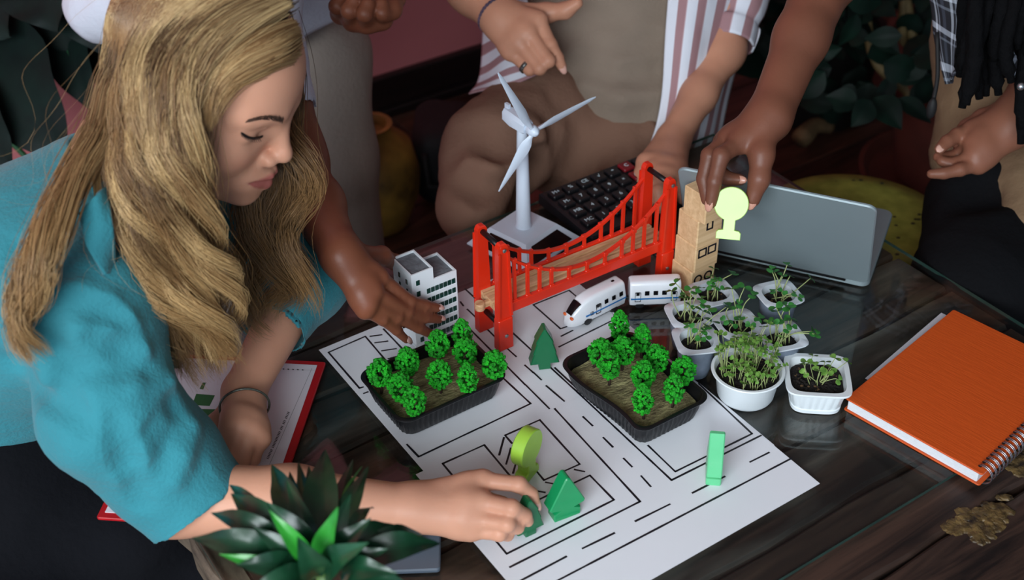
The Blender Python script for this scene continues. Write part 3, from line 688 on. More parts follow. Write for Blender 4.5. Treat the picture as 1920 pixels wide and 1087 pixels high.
# ================================================================ wind turbine on a solar base
tp = M('turbine_white_plastic', (206, 218, 232), .38, var=(10, .03)); solar = M('solar_panel', (24, 18, 20), .10, var=(14, .4), spec=.7, col2=(52, 26, 20))
TB = G(982, 452, 0); ta = math.radians(-42)
tb = thing('wind_turbine_model', 'pale grey wind turbine model on a square solar panel base', 'wind turbine', TB, ta)
mb = MB(); s0, s1, hb = .056, .034, .025
sq = lambda s, z: [(-s, -s, z), (s, -s, z), (s, s, z), (-s, s, z)]
mb.rings([sq(s0, 0), sq(s0, .002), sq(s1, hb), sq(s1 - .001, hb + .0012)]); mb.obj('base', tp, tb)
for k in range(4):
    m2 = MB(); f = lambda t, w: np.array([w, -(s0 + (s1 - s0) * t), .002 + (hb - .002) * t])
    n = nrm(np.cross(f(.1, .01) - f(.1, -.01), f(.9, 0) - f(.1, 0)))
    q = [f(.14, -.041), f(.14, .041), f(.86, .027), f(.86, -.027)]; off = n * .0009 * (1 if n[1] < 0 else -1)
    m2.add(q + [a + off for a in q], [(3, 2, 1, 0), (4, 5, 6, 7), (0, 1, 5, 4), (1, 2, 6, 5), (2, 3, 7, 6), (3, 0, 4, 7)])
    o = m2.obj('solar_panel', solar, tb); o.rotation_euler = (0, 0, k * math.pi / 2)
TH = .178
mb = MB(); mb.lathe([(.0118, hb), (.0114, hb + .003), (.0105, hb + .006), (.0072, TH - .004), (.0068, TH)], 24); autosmooth(mb.obj('tower', tp, tb), 50)
# nacelle axis points to the right and towards the viewer
hub_w = D(993, 223, depth(TB + [0, 0, TH + .006]) - .022)
axw = nrm(np.array([.60, -.78, -.02])); iv = Matrix.Rotation(-ta, 3, 'Z'); toL = lambda p: np.array(iv @ (Vector(p) - Vector(TB)))
ax = np.array(iv @ Vector(axw)); hub = np.array([0, 0, TH + .008]) + ax * .024; sd = nrm(np.cross(Z, ax)); upn = np.cross(ax, sd)
mb = MB(); rg = []
for t_, w, a_, c_ in ((-.034, .004, .004, .002), (-.032, .008, .011, .006), (-.014, .0105, .012, .008), (.008, .0095, .010, .008), (.013, .008, .008, .007)):
    c0 = np.array([0, 0, TH + .008]) + ax * t_; rg.append([tuple(c0 + sd * w * x + upn * (a_ if y > 0 else c_) * y) for x, y in ((-1, -.7), (-.7, -1), (.7, -1), (1, -.7), (1, .6), (.6, 1), (-.6, 1), (-1, .6))])
mb.rings(rg); mb.box(np.array([0, 0, TH + .019]) - ax * .030, (.004, .002, .006), np.column_stack([ax, sd, upn])); autosmooth(mb.obj('nacelle', tp, tb), 40)
mb = MB(); mb.tube([hub - ax * .014, hub - ax * .004, hub, hub + ax * .006, hub + ax * .009], [.005, .0078, .0078, .0052, .001], 16); autosmooth(mb.obj('hub', tp, tb), 50)
hw_ = np.array(Matrix.Rotation(ta, 3, 'Z') @ Vector(hub)) + TB
for (tx, ty) in ((925, 122), (1117, 182), (935, 359)):
    tip = toL(PP(tx, ty, hw_, axw)); d = nrm(tip - hub); L = np.linalg.norm(tip - hub); L = min(max(L, .085), .118); w_ = nrm(np.cross(ax, d)); rg = []
    for s_, ch, th in ((.04, .0030, .003), (.10, .0032, .003), (.20, .0070, .0022), (.30, .0082, .0018), (.6, .0055, .0013), (.9, .0028, .0008), (1.0, .0010, .0005)):
        c0 = hub + d * L * s_; tw2 = .5 * (1 - s_); e1 = w_ * math.cos(tw2) + ax * math.sin(tw2); e2 = -w_ * math.sin(tw2) + ax * math.cos(tw2)
        rg.append([tuple(c0 + e1 * ch * x + e2 * th * y) for x, y in ((-.9, 0), (-.3, -1), (.5, -.9), (1.1, 0), (.5, .7), (-.3, .8))])
    m2 = MB(); m2.rings(rg); autosmooth(m2.obj('blade', tp, tb), 60)
# ================================================================ toy train
tw_m = M('train_white', (232, 236, 242), .25, var=(10, .02), coat=.4); tdark = M('train_black', (12, 13, 18), .25, var=(40, .2), spec=.5); tblue = M('train_blue', (26, 118, 190), .4, var=(30, .1)); torange = M('train_orange', (232, 106, 48), .4, var=(30, .1)); tgrey = M('train_chassis', (34, 34, 38), .5, var=(30, .2))
def carsec(w, h, z0, r=.006, n=5, lean=.0035):
    pts = [(-w + lean * .5, z0), (w - lean * .5, z0), (w, z0 + h * .38)]
    for i in range(n + 1): a = math.pi / 2 * i / n; pts.append((w - lean - r + r * math.cos(a), z0 + h - r + r * math.sin(a)))
    for i in range(n + 1): a = math.pi / 2 + math.pi / 2 * i / n; pts.append((-w + lean + r + r * math.cos(a), z0 + h - r + r * math.sin(a)))
    return pts + [(-w, z0 + h * .38)]
def wheels(t, xs, w):
    for x in xs:
        for s in (-1, 1):
            m_ = MB(); m_.lathe([(.0062, -.002), (.0066, -.001), (.0066, .0018), (.0048, .0024)], 16); o_ = m_.obj('wheel', tgrey, t, True); o_.location = (x, s * (w - .004), .0066); o_.rotation_euler = (math.pi / 2 * (1 if s < 0 else -1), 0, 0)
CW, CH, CZ = .0145, .033, .0065
c1 = G(1181, 573, .007); c2 = G(1276, 569, .007); cd = nrm([c2[0] - c1[0], c2[1] - c1[1], 0]); CL = np.linalg.norm((c2 - c1)[:2])
nrmv = np.array([-cd[1], cd[0], 0]); co = c1 + nrmv * CW
car = thing('toy_train_carriage', 'white toy train carriage with a blue stripe, behind the locomotive', 'toy train', (co[0], co[1], T), math.atan2(cd[1], cd[0]))
mb = MB(); rg = []
for x, k_ in ((0, .90), (.0015, .97), (.004, 1), (CL - .004, 1), (CL - .0015, .97), (CL, .90)): rg.append([(x, a * k_, CZ + (b_ - CZ) * (.5 + .5 * k_)) for a, b_ in carsec(CW, CH, CZ)])
mb.rings(rg); autosmooth(mb.obj('body', tw_m, car), 45)
def side_details(t, L, x0, xs, doors, yl):
    for s in (-1, 1):
        for x in xs: MB().box((x, s * (CW - .0009), CZ + .0185), (.0030, .0006, .0031), Matrix.Rotation(s * .11, 3, 'X'), bev=.0004).obj('window', tdark, t)
        MB().box(((x0 + L) / 2, s * (CW - .0003), CZ + .0105), ((L - x0) / 2 - .001, .0004, .0011)).obj('stripe', tblue, t)
        for x in doors:
            m_ = MB()
            for dx in (-.0035, .0035): m_.box((x + dx, s * (CW - .0006), CZ + .013), (.0003, .0006, .0068))
            m_.box((x, s * (CW - .0010), CZ + .0198), (.0035, .0006, .0003)); m_.box((x, s * (CW - .0004), CZ + .0063), (.0035, .0004, .0003)); m_.box((x, s * (CW - .0009), CZ + .0180), (.0021, .0006, .0024)); m_.obj('door', tdark, t)
side_details(car, CL, 0, (CL * .33, CL * .5, CL * .67), (CL * .15, CL * .86), 0)
MB().box((CL / 2, 0, CZ - .001), (CL / 2 - .004, CW - .004, .0022)).obj('chassis', tgrey, car); wheels(car, (CL * .2, CL * .8), CW)
MB().box((-.003, 0, CZ + .003), (.0035, .003, .0022), bev=.0005).obj('coupling', tgrey, car)
l1 = G(1075, 622, .004); l2 = G(1170, 571, .007); ld = nrm([l2[0] - l1[0], l2[1] - l1[1], 0]); LL = np.linalg.norm((l2 - l1)[:2]) + .004
nv_ = np.array([-ld[1], ld[0], 0]); lo_ = l1 + nv_ * CW
loc = thing('toy_locomotive', 'white bullet train locomotive with a black windscreen and orange lamps', 'toy train', (lo_[0], lo_[1], T + PT * .9), math.atan2(ld[1], ld[0]))
mb = MB(); rg = []; base_sec = carsec(CW, CH, CZ)
for x, kw, kh in ((-.0005, .30, .18), (.0015, .52, .30), (.005, .70, .47), (.010, .82, .64), (.016, .90, .79), (.023, .95, .90), (.031, .99, .97), (.040, 1, 1), (LL - .003, 1, 1), (LL - .001, .97, .985), (LL, .90, .95)):
    rg.append([(x, a * kw, (CZ - .0015 * (x < .02)) + (b_ - CZ) * kh) for a, b_ in base_sec])
mb.rings(rg); autosmooth(mb.obj('body', tw_m, loc), 60)
def nose(x, y):                              # height of the nose top at x
    xs = [-.0005, .0015, .005, .010, .016, .023, .031, .040]; kh = [.18, .30, .47, .64, .79, .90, .97, 1]; return CZ + CH * float(np.interp(x, xs, kh)) - .25 * abs(y) ** 2 / .0145 - .0
m2 = MB(); vs = []; fs = []; nx_, ny_ = 8, 8
for i in range(nx_ + 1):
    x = .0042 + .0145 * i / nx_
    for j in range(ny_ + 1): y = (j / ny_ * 2 - 1) * (.0052 + .0022 * i / nx_); vs.append((x - .0006, y, nose(x, y) + .0004))
for i in range(nx_):
    for j in range(ny_): k = i * (ny_ + 1) + j; fs.append((k, k + 1, k + ny_ + 2, k + ny_ + 1))
m2.add(vs, fs); m2.add([(a + .001, b_, c_ - .0015) for a, b_, c_ in vs], [f[::-1] for f in fs]); autosmooth(m2.obj('windscreen', tdark, loc), 60)
for s in (-1, 1): MB().ball((.0035, s * .0066, nose(.0035, 0) - .0022), (.0022, .0034, .0014), Matrix.Rotation(-.7, 3, 'Y'), 12, 6).obj('lamp', torange, loc, True)
side_details(loc, LL, .020, (LL * .62, LL * .76, LL * .90), (LL * .47,), 0)
MB().box((LL * .55, 0, CZ - .001), (LL * .36, CW - .004, .0022)).obj('chassis', tgrey, loc); wheels(loc, (LL * .30, LL * .78), CW)
MB().box((LL * .86, 0, CZ + CH + .0001), (.0022, .0016, .0004), bev=.0002).obj('roof_button', tdark, loc)
def text(body, size, mat, parent, loc, rot, name='lettering', depth_=.0002):
    c = bpy.data.curves.new(name, 'FONT'); c.body = body; c.size = size; c.extrude = depth_; c.align_x = 'CENTER'; c.align_y = 'CENTER'
    t_ = bpy.data.objects.new(name, c); COL.objects.link(t_); dg_ = bpy.context.evaluated_depsgraph_get(); me = bpy.data.meshes.new_from_object(t_.evaluated_get(dg_)); bpy.data.objects.remove(t_); me.materials.clear(); me.materials.append(mat); me.name = name
    o_ = bpy.data.objects.new(name, me); COL.objects.link(o_); o_.parent = parent; o_.location = loc; o_.rotation_euler = rot; return o_
text('CR', .0042, tdark, loc, (LL * .345, -CW + .0000, CZ + .0125), (math.pi / 2, 0, 0)); text('CRH', .0025, tdark, loc, (LL * .345, -CW - .0002, CZ + .0093), (math.pi / 2, 0, 0))
# ================================================================ stack of printed wooden cubes
cube_m = mat_wood('cube_beech', (200, 162, 118), (226, 192, 148), (2, 40, 40), .55, bump=.08); CS = .0200
fc = G(1284, 562, 0); dl = nrm([-.62, .78, 0]); dr = nrm([.84, .54, 0])
base_c = np.array([.2335, 1.303, 0]) + (dl + dr) * CS
cubes = []
for k, (lb, ang, dx, dy) in enumerate((('lowest wooden cube of the stack, printed with two wheels', 0.0, 0, 0), ('wooden cube printed with two square windows, second from the bottom', .02, .002, -.001), ('wooden cube printed with one arched window, second from the top', -.03, .0035, -.002), ('topmost wooden cube with an arched door, under the fingers', .05, .0075, -.009))):
    a = math.atan2(dr[1], dr[0]) + ang; t = thing('printed_cube', lb, 'wooden block', (base_c[0] + dx, base_c[1] + dy, T + CS + k * CS * 2.0), a, 'stacked wooden cubes')
    bx = MB(); bx.box((0, 0, 0), (CS, CS, CS), bev=.0014); bx.obj('cube', cube_m, t); cubes.append(t)
    pr = MB(); y = -CS - .00025
    def bar(x0, z0, x1, z1, w=.0011):
        d_ = np.array([x1 - x0, z1 - z0]); L_ = np.linalg.norm(d_); an = math.atan2(d_[1], d_[0]); pr.box(((x0 + x1) / 2, y, (z0 + z1) / 2), (L_ / 2 + w * .8, .0003, w), Matrix.Rotation(-an, 3, 'Y'))
    def loop(pts):
        for p, q in zip(pts, pts[1:] + pts[:1]): bar(*p, *q)
    arch = lambda cx_, cz_, w, h: [(cx_ - w, cz_ - h), (cx_ + w, cz_ - h), (cx_ + w, cz_ + h * .3)] + [(cx_ + w * math.cos(i * math.pi / 6), cz_ + h * .3 + w * math.sin(i * math.pi / 6)) for i in range(1, 6)] + [(cx_ - w, cz_ + h * .3)]
    if k == 0:
        for cx_ in (-.009, .008): loop([(cx_ + .0058 * math.cos(i * math.pi / 8), .006 + .0058 * math.sin(i * math.pi / 8)) for i in range(16)])
    elif k == 1:
        for cx_ in (-.0085, .0075): loop([(cx_ - .006, .003), (cx_ + .006, .003), (cx_ + .006, .014), (cx_ - .006, .014)])
    elif k == 2: loop(arch(-.001, .010, .0042, .0065))
    else: loop(arch(.001, .006, .0042, .0085))
    pr.obj('print', ink, t)
# ================================================================ desk calculator
cal_m = M('calculator_black', (20, 21, 25), .4, var=(30, .1)); key_m = M('calculator_key', (19, 20, 24), .45, var=(60, .1)); keyr = M('calculator_red_key', (120, 20, 30), .45, var=(60, .1)); keyt = M('key_lettering', (205, 228, 236), .5, var=(60, .02))
cg = TP(.872, 1.135, .0); cal = thing('desk_calculator', 'black desk calculator with white printed keys behind the red bridge', 'calculator', cg, RZ)
mb = MB(); rg = [[(0, 0, 0), (.215, 0, 0), (.215, .13, 0), (0, .13, 0)], [(0, 0, .010), (.215, 0, .010), (.215, .13, .016), (0, .13, .016)], [(.003, .003, .012), (.212, .003, .012), (.212, .127, .018), (.003, .127, .018)]]
mb.rings(rg); mb.obj('case', cal_m, cal)
labels = [['M+', 'M-', 'MR', 'MC'], ['%', '7', '4', '1'], ['CE', '8', '5', '2'], ['\u221a', '9', '6', '3'], ['\u00f7', '\u00d7', '-', '+'], ['C', 'AC', '0', '='], ['00', '.', '+/-', 'MU']]
for i in range(7):
    for j in range(4):
        x = .018 + i * .0255; y = .112 - j * .0265; z = .0125 + .006 * y / .13; isr = i == 5 and j < 2
        k_ = MB().box((x, y, z + .0022), (.0100, .0098, .0028), Matrix.Rotation(.046, 3, 'X'), bev=.0015).obj('key', keyr if isr else key_m, cal)
        text(labels[i][j], .0095, keyt, k_, (x, y, z + .0052), (.046, 0, 0), 'key_label', .0001)
MB().box((.198, .065, .0165), (.014, .050, .002), Matrix.Rotation(.046, 3, 'X'), bev=.001).obj('display', M('lcd_grey', (52, 60, 58), .2, var=(30, .1)), cal)
# ================================================================ laptop (lid towards the camera)
alu = M('silver_aluminium', (140, 154, 158), .42, .30, var=(4, .04)); lapk = M('laptop_black', (16, 16, 18), .45, var=(20, .2))
p0 = G(1628, 537, .006); h_ = nrm(np.array([-.912, .41, 0])); bk = nrm(np.array([.41, .912, 0])); LW, LD = .246, .182
lp = thing('laptop', 'open silver laptop seen from behind its lid', 'laptop', (p0[0], p0[1], T), math.atan2(-h_[1], -h_[0]))
# local: +x to the right end along hinge (origin = right hinge end), +y away from camera
def slab(outl, z0, z1, mat, nm, par, bev=.0015):
    m_ = MB(); m_.prism(outl, z0, z1, bev=bev); return autosmooth(m_.obj(nm, mat, par), 40)
rr = rrect(LW / 2, LD / 2, .012); bs = slab(rr + [-LW / 2, LD / 2 + .002], .001, .012, alu, 'base', lp)
kb = MB(); kb.box((-LW / 2, LD * .42, .0122), (LW * .43, LD * .24, .0004)); kb.obj('keyboard', lapk, bs)
lid = bpy.data.objects.new('lid', None)
LA = math.radians(65)
m_ = MB(); m_.prism(rr + [-LW / 2, LD / 2], -.0026, .0026, bev=.0016); lid = autosmooth(m_.obj('lid', alu, lp), 40); lid.location = (0, -.002, .0125)
lid.rotation_euler = (0, 0, 0); lid.matrix_local = Matrix.Translation((0, -.002, .0135)) @ Matrix.Rotation(math.pi - LA, 4, 'X')
# screen on the face turned to the man
scn = MB(); scn.box((-LW / 2, LD / 2, -.0028), (LW / 2 - .008, LD / 2 - .009, .0003)); scn.obj('screen', M('dark_screen', (10, 12, 16), .1, var=(10, .2)), lid)
MB().tube([(-LW + .03, -.001, .0125), (-.03, -.001, .0125)], .0045, 12).obj('hinge', lapk, lp, True)
# ================================================================ orange ring-bound notebook
n1 = G(1585, 746, .018); n2 = G(1842, 890, .018); n3 = G(1769, 576, .018); e1 = nrm([*(n2 - n1)[:2], 0]); e2 = np.array([-e1[1], e1[0], 0]); NW = np.linalg.norm((n2 - n1)[:2]); NH = .236
nb = thing('spiral_notebook', 'thick orange ring-bound notebook lying on the glass', 'notebook', (n1[0], n1[1], T), math.atan2(e1[1], e1[0]))
def mat_cover():
    m = M('orange_cover', (206, 84, 24), .5, var=(90, .03), bump=(90, .16), col2=(200, 79, 21), scale3=(.5, 5, 1)); return m
ocov = mat_cover(); pg_m = M('page_block', (226, 228, 232), .8, var=(300, .12), scale3=(1, 1, 12)); wire = M('steel_wire', (170, 176, 184), .25, .95, var=(60, .1))
slab(rrect(NW / 2, NH / 2, .003) + [NW / 2, NH / 2], 0, .0018, ocov, 'back_cover', nb, .0005); slab(rrect(NW / 2 - .004, NH / 2 - .002, .001) + [NW / 2 - .001, NH / 2 + .0005], .0019, .0158, pg_m, 'pages', nb, .0003); fcv = slab(rrect(NW / 2, NH / 2, .003) + [NW / 2, NH / 2], .0160, .0182, ocov, 'front_cover', nb, .0006)
holes = MB(); N = 27
for i in range(N):
    y = .010 + i * (NH - .02) / (N - 1)
    for dy in (-.0011, .0011):
        m_ = MB(); m_.tube([(NW - .004 + .0118 * math.cos(a), y + dy, .0095 + .0118 * math.sin(a)) for a in np.linspace(2.0, -2.35, 18)], .00062, 6); m_.obj('ring', wire, nb, True)
    holes.lathe([(.0021, .0178), (.0021, .01835)], 10, (NW - .0085, y, 0))
holes.obj('punched_holes', M('hole_black', (20, 14, 12), .8, var=(30, .1)), fcv)
m_ = MB(); m_.box((.030, .150, .0010), (.040, .088, .0003), Matrix.Rotation(.02, 3, 'Z')); o = m_.obj('loose_sheet', M('loose_paper', (214, 216, 224), .7, var=(8, .03)), nb); o.location = (-.004, .002, .0008); 
# ================================================================ red folder with a bar chart sheet
k1 = G(638, 680, .004); k2 = G(503, 992, .004); k3 = G(180, 970, .004); f1 = nrm([*(k3 - k2)[:2], 0]); f2 = np.array([f1[1], -f1[0], 0])
fo = thing('red_folder', 'red folder holding a white sheet with a green bar chart', 'folder', (k2[0], k2[1], T), math.atan2(f1[1], f1[0]))
FWd, FHt = np.linalg.norm((k3 - k2)[:2]), np.linalg.norm((k1 - k2)[:2]); redf = M('red_folder_card', (186, 24, 32), .4, var=(20, .08))
sg = 1 if np.dot(np.array([-f1[1], f1[0]]), (k1 - k2)[:2]) > 0 else -1
m_ = MB(); oo = rrect(FWd / 2, FHt / 2, .003); slab(oo + [FWd / 2, sg * FHt / 2], .0, .004, redf, 'cover', fo, .0008)
pm = M('chart_paper', (222, 220, 228), .7, var=(5, .03)); sh_ = MB(); sh_.box((FWd / 2 + .001, sg * FHt / 2, .0043), (FWd / 2 - .008, FHt / 2 - .008, .0003)); cp = sh_.obj('chart_sheet', pm, fo)
iv2 = Matrix.Rotation(-math.atan2(f1[1], f1[0]), 3, 'Z')
def onf(px, py): q = G(px, py, .0047); r_ = iv2 @ (Vector(q) - Vector((k2[0], k2[1], T))); return (r_.x, r_.y, .00475)
gch = M('chart_green', (28, 104, 52), .6, var=(30, .06)); mbk = M('print_black', (30, 30, 34), .6, var=(30, .1)); grl = M('print_grey', (150, 150, 156), .6, var=(30, .05))
for quad in ([(352, 789), (396, 791), (405, 767), (358, 766)], [(360, 759), (393, 761), (403, 741), (368, 738)], [(374, 729), (381, 730), (386, 717), (380, 717)]):
    m_ = MB(); m_.add([onf(*q) for q in quad], [(0, 1, 2, 3)]); m_.add([(a, b_, c_ - .0002) for a, b_, c_ in [onf(*q) for q in quad]], [(3, 2, 1, 0)]); m_.obj('chart_bar', gch, cp)
m_ = MB()
def dash(p, q, w=.0009, mb_=None):
    A, B = np.array(onf(*p)), np.array(onf(*q)); d_ = nrm(B - A); n_ = np.array([-d_[1], d_[0], 0]) * w; mb_.add([A - n_, B - n_, B + n_, A + n_], [(0, 1, 2, 3)])
for i in range(8): x = 503 + i * 9; dash((x, 690 + i * .4), (x + 3, 691 + i * .4), .0009, m_)
for i in range(3): dash((372 + i * 9, 812), (375 + i * 9, 812), .0009, m_)
for i in range(34):
    t_ = i / 33; x, y = 541 - 39 * t_, 773 + 86 * t_
    if i not in (5, 9, 13, 26): dash((x - 2.0, y - .8), (x + 2.0, y + .8), .00055, m_)
m_.obj('chart_lettering', mbk, cp)['kind'] = 'stuff'
m_ = MB(); dash((585, 690), (490, 905), .0003, m_); dash((500, 691), (590, 694), .0002, m_); m_.obj('chart_lines', grl, cp)
# ================================================================ smartphone on a grey case, under the plant leaves
gcase = M('grey_case_card', (96, 108, 122), .5, var=(12, .06)); q1 = G(745, 1035, 0)
o = slab(rrect(.045, .032, .004), 0, .006, gcase, 'grey_case', None); o.location = (q1[0], q1[1] + .002, T); o.rotation_euler = (0, 0, .02); tag(o, 'flat grey card case on the table under the plant leaves', 'case')
o = slab(rrect(.032, .014, .005), 0, .008, M('blue_phone', (34, 48, 78), .2, var=(12, .1), coat=.3), 'smartphone', None); o.location = (q1[0] - .006, q1[1] + .006, T + .0062); o.rotation_euler = (0, 0, .03); tag(o, 'dark blue smartphone lying on the grey case', 'phone')
# ================================================================ seedlings
cup_m = M('cup_plastic', (214, 222, 230), .35, var=(25, .08), sss=.05); cup2_m = M('white_tub_plastic', (226, 233, 236), .35, var=(20, .03))
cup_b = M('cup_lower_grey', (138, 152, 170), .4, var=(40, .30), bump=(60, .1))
soil_m = M('dark_soil', (30, 22, 18), .95, var=(90, .6), bump=(140, 1.0), col2=(10, 7, 6)); grit_m = M('soil_crumb', (112, 84, 54), .9, var=(80, .5)); 
stem_m = M('pale_stem', (164, 178, 116), .5, var=(60, .15)); leaf_m = M('cotyledon_green', (58, 138, 56), .45, var=(90, .3)); leaf2_m = M('cress_green', (128, 170, 78), .45, var=(120, .35), col2=(70, 120, 44))
def seedling(par, org, base, tip, ls, q, lm=0, bend=.006, mats=None, rs=.0007, lean=None):
    base = np.asarray(base, float) - org; tip = np.asarray(tip, float) - org; mb = MB(); mid = (base + tip) / 2 + np.array([q.uniform(-1, 1), q.uniform(-1, 1), q.uniform(.2, 1)]) * bend
    pts = crom([base, mid, tip], 9); mb.tube(pts, np.linspace(rs * 1.15, rs * .85, 9), 5); ls = ls * 1.3
    ax = nrm(pts[-1] - pts[-2]); side = nrm(np.cross(ax, [q.uniform(-.5, .5), q.uniform(-.5, .5), 1.0]) + 1e-3)
    for s in (-1, 1):
        up = nrm(np.array([0, 0, 1.0]) + ax * .6 + q.randn(3) * .25); d = nrm(side * s + up * q.uniform(-.1, .35)); w = nrm(np.cross(up, d)); up = np.cross(d, w); vs = []; n = 5
        for i, (t, ww) in enumerate(((0, .06), (.25, .42), (.55, .58), (.85, .50), (1.0, .22))):
            for c in (-1, -.5, 0, .5, 1): vs.append(tip + d * ls * (t - (.10 if (t == 1.0 and c == 0) else 0)) + w * ls * ww * c + up * ls * (.22 * t - .3 * t * t + .12 * abs(c) * ww))
        fs = [(i * 5 + j, i * 5 + j + 1, (i + 1) * 5 + j + 1, (i + 1) * 5 + j) for i in range(4) for j in range(4)]
        mb.add(vs, fs, 1); mb.add([v - up * .0003 for v in vs], [f[::-1] for f in fs], 1)
    return mb.obj('seedling', mats or [stem_m, leaf_m], par, True)
def superell(hx, hy, p, n=40):
    out = []
    for i in range(n): a = 2 * math.pi * i / n; c, s = math.cos(a), math.sin(a); r = (abs(c) ** p + abs(s) ** p) ** (-1 / p); out.append((hx * r * c, hy * r * s))
    return np.array(out)
def soil(par, r, z, q, n=60, sq=2.0, crumbs=True):
    mb = MB(); o_ = superell(r, r, sq, 28); rg = [[(x * f, y * f, z + (.0 if f > .95 else .0022 * q.uniform(.2, 1) * math.sin(9 * x * f / r + 3) + .001)) for x, y in o_] for f in (1, .85, .65, .45, .25, .08)]
    mb.rings(rg, cap0=False)
    for i in range(n): a = q.uniform(0, 6.28); rr_ = r * math.sqrt(q.uniform(0, .85)); s = q.uniform(.0008, .0024); mb.ball((rr_ * math.cos(a), rr_ * math.sin(a), z + .001 + q.uniform(0, .002)), (s, s * q.uniform(.6, 1), s * .7), None, 5, 4, 0 if q.rand() < .85 else 1)
    return mb.obj('soil', [soil_m, grit_m], par)
def cup(px, py, label, tips, seed, ang, hgt=.050, extra=5):
    q = np.random.RandomState(seed); g = G(px, py, hgt); t = thing('seedling_cup', label, 'seedling cup', (g[0], g[1], T), ang, 'square rimmed seedling cups'); mb = MB()
    R = lambda hx, p, z: [(x, y, z) for x, y in superell(hx, hx, p)]
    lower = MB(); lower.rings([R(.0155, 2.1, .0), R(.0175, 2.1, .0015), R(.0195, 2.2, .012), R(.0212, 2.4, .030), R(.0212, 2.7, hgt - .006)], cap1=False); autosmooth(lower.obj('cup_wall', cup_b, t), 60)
    mb.rings([R(.0214, 2.7, hgt - .006), R(.0222, 3.0, hgt - .002), R(.0262, 5.2, hgt - .002), R(.0268, 5.2, hgt - .0008), R(.0262, 5.2, hgt), R(.0195, 2.6, hgt + .0002), R(.0190, 2.4, hgt - .004), R(.0182, 2.2, hgt - .014)], cap0=False, cap1=False); autosmooth(mb.obj('rim', cup_m, t), 50)
    soil(t, .0185, hgt - .011, q, 50, 2.3)
    org = np.array([g[0], g[1], T]); ca, sa = math.cos(-ang), math.sin(-ang); Ri = np.array([[ca, -sa, 0], [sa, ca, 0], [0, 0, 1]])
    dc = depth(g); 
    for i, (tx, ty, ls) in enumerate(tips):
        b_ = np.array([q.uniform(-.009, .009), q.uniform(-.009, .009), hgt - .010]); tip = Ri @ (D(tx, ty, dc + q.uniform(-.008, .008)) - org)
        if tip[2] < hgt - .004: tip[2] = hgt + .002
        seedling(t, np.zeros(3), b_, tip, ls, q)
    for i in range(extra):
        b_ = np.array([q.uniform(-.010, .010), q.uniform(-.010, .010), hgt - .010]); tip = b_ + np.array([q.uniform(-.012, .012), q.uniform(-.012, .012), q.uniform(.016, .034)]); seedling(t, np.zeros(3), b_, tip, .0052, q)
    return t
cup(1337, 547, 'square rimmed seedling cup beside the wooden cube stack', [(1374, 513, .0075), (1333, 517, .0055), (1345, 525, .005)], 1, .35)
cup(1460, 550, 'square rimmed seedling cup at the back in front of the laptop', [(1446, 504, .006), (1476, 496, .0065), (1520, 521, .006), (1452, 510, .0055), (1498, 578, .005)], 2, .30)
cup(1292, 588, 'square rimmed seedling cup at the end of the train carriage', [(1266, 530, .0065), (1259, 545, .006), (1296, 541, .0065), (1310, 540, .007), (1305, 548, .006), (1285, 552, .005)], 3, .2)
cup(1383, 606, 'square rimmed seedling cup in the middle of the group', [(1372, 541, .007), (1396, 538, .007), (1412, 553, .007), (1386, 570, .006), (1424, 596, .007), (1368, 573, .007)], 4, .3)
cup(1306, 636, 'nearest square rimmed seedling cup, beside the right tray', [(1318, 583, .008), (1330, 578, .008), (1334, 603, .008), (1362, 575, .006), (1305, 595, .006), (1325, 612, .007)], 5, .12)
cup(1466, 629, 'square rimmed seedling cup left of the square tub', [(1455, 576, .007), (1474, 572, .0075), (1480, 576, .007), (1484, 598, .007), (1470, 601, .007), (1522, 621, .006), (1532, 626, .006), (1458, 583, .007)], 6, .25)
# round tub full of cress
q = np.random.RandomState(11); hb_ = .040; g = G(1403, 690, hb_)
t = thing('round_seedling_tub', 'round white tub densely filled with young cress', 'seedling tub', (g[0], g[1], T)); mb = MB()
mb.lathe([(.030, .0), (.032, .001), (.0335, .004), (.0375, hb_ - .006), (.0385, hb_ - .004), (.0425, hb_ - .003), (.0432, hb_ - .0012), (.0425, hb_), (.0395, hb_), (.0380, hb_ - .002), (.0365, hb_ - .012)], 56, cap=True); mb.f.pop(); mb.m.pop(); autosmooth(mb.obj('tub', cup2_m, t), 50)
soil(t, .0370, hb_ - .010, q, 160)
for i in range(105):
    a = q.uniform(0, 6.28); r_ = .033 * math.sqrt(q.uniform(0, 1)); b_ = np.array([r_ * math.cos(a), r_ * math.sin(a), hb_ - .010]); back = b_[1] > -.002
    hh = q.uniform(.026, .048) if back else q.uniform(.012, .028)
    tip = b_ + np.array([q.uniform(-.007, .007) + b_[0] * .15, q.uniform(-.007, .007), hh]); seedling(t, np.zeros(3), b_, tip, q.uniform(.0030, .0046), q, bend=.003, mats=[stem_m, leaf2_m], rs=.0005)
for tx, ty in ((1372, 640), (1457, 660), (1344, 664), (1432, 612), (1440, 605)):
    b_ = np.array([q.uniform(-.02, .02), q.uniform(-.01, .02), hb_ - .010]); tip = D(tx, ty, depth(g)) - np.array([g[0], g[1], T]); tip[2] = max(tip[2], hb_ + .004); seedling(t, np.zeros(3), b_, tip, .0048, q, mats=[stem_m, leaf2_m], rs=.0005)
